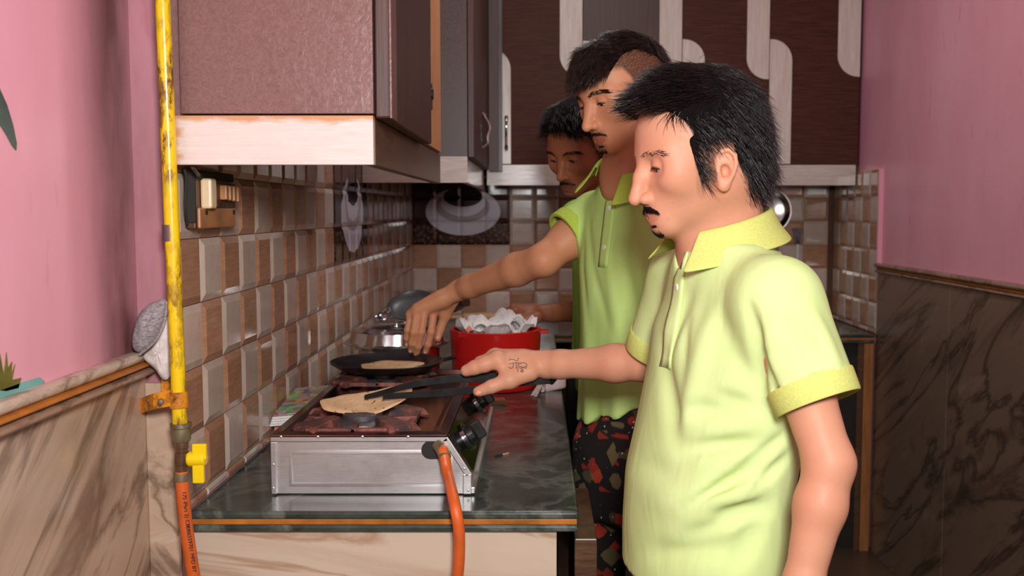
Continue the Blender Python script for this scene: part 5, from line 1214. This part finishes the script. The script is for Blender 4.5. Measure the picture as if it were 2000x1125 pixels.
hair1 = dict(mat=HAIRB, n=9500, len=.036, lift=.26, width=.00075, curl=.17, scalp=.85,
    line=[(0, .084), (25, .080), (45, .068), (56, .050), (64, .026), (70, -.0), (72, -.045), (77, -.048), (79, .014), (104, .012), (110, -.03), (122, -.074), (180, -.088)],
    cap=[((-.012, 0, .034), (.099, .084, .098)), ((.015, 0, .073), (.076, .066, .050)), ((-.052, 0, -.02), (.054, .066, .072))],
    tufts=[((.02, .03, .105), (.078, .030, .098), .022, .006, .02), ((.03, .0, .108), (.088, .006, .102), .020, .005, .02), ((.03, -.03, .104), (.080, -.026, .096), .020, .006, .02), ((.03, .05, .085), (.074, .047, .082), .020, .006, .02)],
    locks=[((.034, y*.0735, .022), (.033, y*.0725, -.040), .0072, .0024, .005) for y in (1, -1)],
    flow=lambda q: np.stack([np.where(q[:, 0] > -.02, np.where(q[:, 2] > .06, 1.0, -.55), -.35), q[:, 1]*4, np.where(q[:, 2] > .07, np.where(q[:, 0] > -.02, .02, -.5), -1.0)], 1))
mou = lambda q: (0.1, (1 if q[1] >= 0 else -1)*.9, -.75)
cfg1 = dict(face=f1[:2], pos=C1[:2], hc=hc1, R=R1, s=.975, nb=P(1400, 480, Y=1.49), SL=SL1, EL=EL1, WL=WL1, SR=SR1, ER=ER1, WR=WR1, skin=SK1, arm=.90, res=.0019,
    HL=relaxed_hand(WL1, WL1-EL1, l1, 1), HR=h1, hair=hair1, hip=.74, hipx=.02, shape=dict(nose_b=.099, nose_t=.1135, nose_z=-.044, jaw=.97), lips=.55, brow=80,
    stubble=[(.034, .064, -.046, .007, .02, .022, .35), (.03, .05, -.075, .05, .03, .035, .14), (.085, 0, -.062, .03, .022, .010, .3)],
    beard=[('moustache', [((.094, .026, -.0690), .0022), ((.099, .015, -.0635), .0040), ((.101, .003, -.0610), .0036), ((.101, -.003, -.0610), .0036), ((.099, -.015, -.0635), .0040), ((.094, -.026, -.0690), .0022)], 640, mou, .010),
           ('goatee', [((.085, -.014, -.098), .006), ((.090, 0, -.098), .006), ((.085, .014, -.098), .006)], 260, lambda q: (.3, 0, -1), .008),
           ],
    skin_torso=[(.66, .02, .10, .15), (.85, .02, .105, .15), (1.05, .005, .10, .155), (1.18, -.01, .085, .15), (1.235, -.015, .06, .10)],
    trouser_top=[(.64, .02, .11, .165), (.80, .025, .112, .165), (.88, .025, .108, .155)], tmat=DENIM,
    shirt=dict(mat=LIME, rib=LIMER, r1=.060, r2=.053, trap=.040, endL=P(1598, 786, Y=1.285), endR=P(1284, 690, Y=1.695), cuffw=.030, vz=.030, vx=.070, plk=.17, ply=.010, buttons=(4,),
        keys=[(.795, .036, .114, .168), (.86, .034, .116, .170), (.94, .030, .116, .168), (1.02, .014, .112, .172), (1.10, .0, .108, .176), (1.16, -.004, .104, .174), (1.205, -.010, .096, .145), (1.245, -.006, .088, .105), (1.28, .002, .074, .078)],
        collar=dict(rx=.074, ry=.068, back=.026, front=-.004, leaf=.054, point=.064, gap=46, hgt=.036),
        creases=[(1500, 985, 1395, 1010, 0.0112, 0.0148), (1490, 905, 1340, 990, 0.0103, 0.0173), (1480, 860, 1330, 880, 0.0122, 0.0123), (1450, 800, 1330, 800, 0.014, 0.0099), (1420, 960, 1280, 985, 0.0187, -0.0099), (1440, 1060, 1260, 1085, 0.0206, 0.0123), (1480, 1020, 1430, 1110, 0.0131, 0.0148), (1290, 640, 1330, 900, 0.0187, 0.0074), (1350, 560, 1300, 700, 0.0131, 0.0099), (1400, 590, 1330, 830, 0.015, -0.0099), (1475, 620, 1490, 760, 0.0112, 0.0173), (1520, 600, 1510, 730, 0.0094, -0.0099), (1580, 600, 1640, 730, 0.0131, -0.0099), (1560, 640, 1600, 740, 0.0094, 0.0099), (1535, 800, 1500, 1000, 0.0094, 0.0148), (1462, 590, 1486, 690, 0.008, 0.01), (1484, 680, 1520, 790, 0.008, 0.011), (1478, 600, 1500, 690, 0.012, -0.005), (1530, 850, 1440, 930, 0.009, 0.009), (1538, 890, 1465, 960, 0.008, 0.009), (1500, 930, 1410, 985, 0.012, -0.005), (1470, 790, 1390, 770, 0.01, 0.006), (1460, 1000, 1330, 1050, 0.011, 0.007), (1250, 900, 1330, 930, 0.016, 0.004), (1300, 720, 1320, 830, 0.014, 0.005), (1345, 610, 1335, 720, 0.01, 0.005)]))
p1, skin1, shirt1, W1 = make_person('man in lime polo shirt with moustache holding tongs over near burner', cfg1)
# ink strokes on the back of the hand
def tattoo(root, prims, strokes, Yq):
    m = MB()
    for s_ in strokes:
        pts = curve([P(u, v, Y=Yq) for u, v in s_], 4); p, g = on_skin(prims, pts, None); q = p+g*.0002
        if len(q) > 1: m.tube(list(q), .00055, 5)
    m.build('tattoo', simple('tattoo_ink', srgb(62, 56, 64), 0.6), root)

TAT = [[(997,697),(1003,694),(1009,697),(1013,694)], [(996,705),(1006,702),(1018,703)], [(1003,703),(1002,712),(998,716),(994,713)], [(1008,702),(1008,718)], [(1012,702),(1011,728)], [(1013,708),(1020,702),(1028,704),(1029,711),(1022,714),(1014,711)], [(1014,714),(1018,717),(1022,714),(1026,717),(1029,714)], [(1018,720),(1021,719),(1021,722),(1018,723),(1017,726),(1020,727),(1022,725),(1019,723)], [(999,693),(1000,690)], [(1010,691),(1014,690)]]
tattoo(p1, hand_prims(WR1, h1['mcp'], h1['fin'], h1['thb'], h1['s'], fi=h1['fi'])+[rc(ER1+(WR1-ER1)*.86, WR1, .0244, .0228, .015)], TAT, YH-.03)
# ---- second cook: three-quarter view, right hand at the griddle
SK2 = m_skin('skin_tan', srgb(200, 140, 104), srgb(194, 124, 92), srgb(150, 78, 62), srgb(52, 36, 30))
f2 = unit(V3(-.78, -.63, 0)); l2 = V3(-f2[1], f2[0], 0); C2 = V3(.232, 2.06, 0)
tip = P(813, 697, Z=zt+.014); Yh = tip[1]-.012
SR2 = P(1164, 424, Y=2.19); ER2 = P(1062, 508, Y=2.13); WR2 = P(898, 566, Y=Yh-.01)
SL2 = C2+l2*.185+V3(0, 0, SR2[2]-.01); EL2 = SL2+V3(.035, -.02, -.28); WL2 = EL2+V3(-.05, -.05, -.23)
h2h = dict(mcp=[P(848, 601, Y=Yh+.004), P(831, 597, Y=Yh-.010), P(815, 603, Y=Yh-.012), P(802, 614, Y=Yh-.004)],
   fin=[[P(842, 648, Y=Yh-.010), P(836, 672, Y=Yh-.002), P(831, 687, Y=Yh+.010)], [P(823, 648, Y=Yh-.026), P(817, 676, Y=Yh-.012), P(813, 693, Y=Yh+.004)],
        [P(808, 648, Y=Yh-.026), P(804, 670, Y=Yh-.014), P(802, 684, Y=Yh+.002)], [P(796, 644, Y=Yh-.012), P(794, 660, Y=Yh-.002), P(795, 672, Y=Yh+.010)]],
   thb=[P(886, 584, Y=Yh+.016), P(870, 615, Y=Yh+.022), P(860, 642, Y=Yh+.022), P(855, 661, Y=Yh+.016)], dorsal=V3(-.05, -1.0, -.15), res=.0021, s=1.0)
R2 = head_frame((-.85, -.52), 20, 3)
hc2 = P(1216, 178, Y=1.99)
hair2 = dict(mat=HAIRN, n=6500, len=.026, lift=.2, width=.0008, curl=.14, scalp=.95, seed=2,
    line=[(0, .038), (25, .038), (42, .044), (52, .058), (65, .070), (100, .070), (130, .045), (180, .01)],
    fade=[(0, .05), (45, .05), (60, .045), (68, .025), (72, .0), (75, -.03), (80, -.03), (84, .01), (104, .01), (112, -.03), (125, -.06), (180, -.07)],
    cap=[((-.012, 0, .030), (.103, .080, .090)), ((.030, 0, .052), (.072, .064, .050))],
    tufts=[((.05, .02, .085), (.100, .018, .048), .022, .007, .02), ((.05, -.02, .085), (.098, -.022, .048), .022, .007, .02), ((.04, .05, .075), (.078, .048, .052), .020, .006, .02)],
    flow=lambda q: np.stack([np.where(q[:, 0] > -.06, 1.0, -.5), q[:, 1]*3, np.where(q[:, 0] > .06, -.9, np.where(q[:, 0] > -.06, .05, -1.0))], 1))
cfg2 = dict(face=f2[:2], pos=C2[:2], hc=hc2, R=R2, s=.95, nb=P(1228, 346, Y=2.035), SL=SL2, EL=EL2, WL=WL2, SR=SR2, ER=ER2, WR=WR2, skin=SK2, arm=1.0, res=.0023,
    HL=relaxed_hand(WL2, WL2-EL2, l2, 1), HR=h2h, hair=hair2, hip=.82, hipx=0, shape=dict(nose_b=.095, nose_t=.112, nose_z=-.042, jaw=.96), lips=.75,
    stubble=[(.085, 0, -.062, .03, .024, .008, .6), (.085, 0, -.092, .03, .018, .012, .6)],
    beard=[('moustache', [((.092, .027, -.0690), .0022), ((.098, .015, -.0630), .0030), ((.100, .004, -.0610), .0022), ((.100, -.004, -.0610), .0022), ((.098, -.015, -.0630), .0030), ((.092, -.027, -.0690), .0022)], 360, mou, .0060),
           ('goatee', [((.087, -.010, -.094), .009), ((.092, 0, -.092), .010), ((.087, .010, -.094), .009)], 300, lambda q: (.2, 0, -1), .006)],
    skin_torso=[(.70, .0, .10, .15), (.95, .0, .10, .15), (1.2, .0, .10, .16), (1.34, -.01, .08, .15), (1.40, -.015, .05, .09)],
    trouser_top=[(.70, .0, .115, .165), (.86, .0, .11, .16), (.96, .0, .105, .15)], tmat=PRT, trw=1.05,
    shirt=dict(mat=LIME2, rib=LIMER2, r1=.056, r2=.048, trap=.036, endL=SL2+(EL2-SL2)*.72, endR=P(1104, 460, Y=2.155), cuffw=.026, cuffx=.0015, cup=-.006, vz=.040, vx=.075, plk=.17, ply=-.01, buttons=(4, 10),
        keys=[(.855, .006, .118, .172), (.95, .004, .118, .170), (1.10, .004, .118, .170), (1.22, .004, .118, .174), (1.30, .0, .110, .172), (1.345, .004, .100, .140), (1.385, .012, .084, .095), (1.41, .018, .070, .070)],
        collar=dict(rx=.070, ry=.064, back=.026, front=-.006, leaf=.050, point=.066, gap=36, hgt=.036),
        cut=(P(1130, 834, Y=2.0), (.35, -.1, -1)),
        disp=lambda q, f, l: .0050*np.sin(np.arctan2(q@l, q@f)*8+q[:, 2]*3)*np.clip((1.27-q[:, 2])/.35, 0, 1)+.0015*np.sin(np.arctan2(q@l, q@f)*17+q[:, 2]*7)*np.clip((1.2-q[:, 2])/.3, 0, 1),
        creases=[(1150, 420, 1190, 640, .014, .005), (1185, 470, 1220, 700, .012, -.005), (1220, 480, 1255, 700, .014, .006), (1140, 470, 1150, 640, .012, .004)]))
p2, skin2, shirt2, W2 = make_person('young man in lime polo shirt with fade haircut reaching to the griddle', cfg2)
# ---- third cook: behind, looking down at the casserole
SK3 = m_skin('skin_deep_brown', srgb(156, 98, 68), srgb(146, 84, 58), srgb(104, 56, 46), srgb(36, 24, 20))
f3 = unit(V3(-.72, -.69, 0)); l3 = V3(-f3[1], f3[0], 0); C3 = V3(.248, 2.80, 0)
SR3 = C3-l3*.18+V3(0, 0, P(1120, 430, Y=2.92)[2]); ER3 = P(1178, 606, Y=2.98); WR3 = P(1070, 611, Y=2.90)
SL3 = C3+l3*.18+V3(0, 0, SR3[2]); EL3 = SL3+V3(.03, -.03, -.28); WL3 = EL3+V3(-.10, -.02, -.2)
Yq = 2.865
h3 = dict(mcp=[P(1006, 611, Y=Yq-.02), P(1002, 604, Y=Yq), P(1006, 602, Y=Yq+.02), P(1014, 603, Y=Yq+.036)],
   fin=[[P(988, 620, Y=Yq-.024), P(979, 629, Y=Yq-.022), P(975, 636, Y=Yq-.02)], [P(984, 611, Y=Yq-.002), P(974, 622, Y=Yq-.002), P(972, 632, Y=Yq-.002)], [P(986, 609, Y=Yq+.02), P(976, 618, Y=Yq+.02), P(973, 628, Y=Yq+.02)], [P(996, 610, Y=Yq+.036), P(988, 618, Y=Yq+.036), P(984, 626, Y=Yq+.036)]],
   thb=[P(1048, 620, Y=Yq-.02), P(1028, 629, Y=Yq-.036), P(1014, 635, Y=Yq-.038), P(1004, 640, Y=Yq-.036)], dorsal=V3(-.3, -.4, .8), res=.003, s=1.12)
R3 = head_frame((-.68, -.74), 24, -3)
hc3 = P(1136, 287, Y=2.68)
hair3 = dict(mat=HAIRB, n=4600, len=.032, lift=.03, width=.0010, curl=.05, scalp=.9, seed=3,
    line=[(0, .076), (25, .070), (45, .056), (58, .036), (66, .008), (70, -.03), (77, -.034), (80, .012), (104, .012), (110, -.03), (122, -.07), (180, -.08)],
    cap=[((-.014, 0, .036), (.106, .084, .098)), ((.02, 0, .070), (.076, .068, .048)), ((-.05, 0, -.01), (.06, .07, .075))],
    tufts=[((.03, .03, .100), (.072, .050, .072), .020, .012, .03), ((.03, -.03, .100), (.074, -.036, .076), .018, .010, .03)],
    flow=lambda q: np.stack([np.where(q[:, 0] > -.05, .75, -.4), np.sign(q[:, 1]+.02)*.6, np.where(q[:, 2] > .08, 0, -.9)], 1))
cfg3 = dict(face=f3[:2], pos=C3[:2], hc=hc3, R=R3, s=1.0, nb=P(1176, 396, Y=2.755), SL=SL3, EL=EL3, WL=WL3, SR=SR3, ER=ER3, WR=WR3, skin=SK3, arm=1.0, res=.0028,
    HL=relaxed_hand(WL3, WL3-EL3, l3, 1), HR=h3, hair=hair3, hip=.82, hipx=0, shape=dict(nose_b=.094, nose_t=.110, nose_z=-.043, jaw=1.0), lips=.6,
    stubble=[(.085, 0, -.062, .03, .024, .008, .6)],
    beard=[('moustache', [((.092, .028, -.0700), .0022), ((.098, .015, -.0635), .0036), ((.100, .003, -.0612), .0030), ((.100, -.003, -.0612), .0030), ((.098, -.015, -.0635), .0036), ((.092, -.028, -.0700), .0022)], 380, mou, .007)],
    skin_torso=[(.70, .0, .10, .15), (.95, .0, .10, .15), (1.15, .0, .10, .16), (1.28, -.01, .08, .15), (1.34, -.015, .05, .09)],
    trouser_top=[(.70, .0, .115, .165), (.86, .0, .11, .16), (.96, .0, .105, .15)], tmat=DENIM,
    shirt=dict(mat=LIME3, rib=LIMER3, r1=.060, r2=.052, trap=.042, endL=SL3+(EL3-SL3)*.7, endR=SR3+(ER3-SR3)*.62, cuffw=.028, cup=-.006, vz=.04, vx=.075, plk=.15, buttons=(4, 10),
        keys=[(.83, .006, .118, .172), (.95, .004, .118, .170), (1.08, .004, .118, .170), (1.18, .004, .118, .174), (1.25, .0, .110, .172), (1.295, .004, .100, .140), (1.335, .012, .084, .095), (1.36, .018, .070, .070)],
        collar=dict(rx=.070, ry=.064, back=.026, front=-.006, leaf=.05, point=.066, gap=36, hgt=.036),
        disp=lambda q, f, l: .004*np.sin(np.arctan2(q@l, q@f)*9+q[:, 2]*4)*np.clip((1.2-q[:, 2])/.3, 0, 1)))
p3, skin3, shirt3, W3 = make_person('dark haired man with moustache behind others looking down at casserole', cfg3)
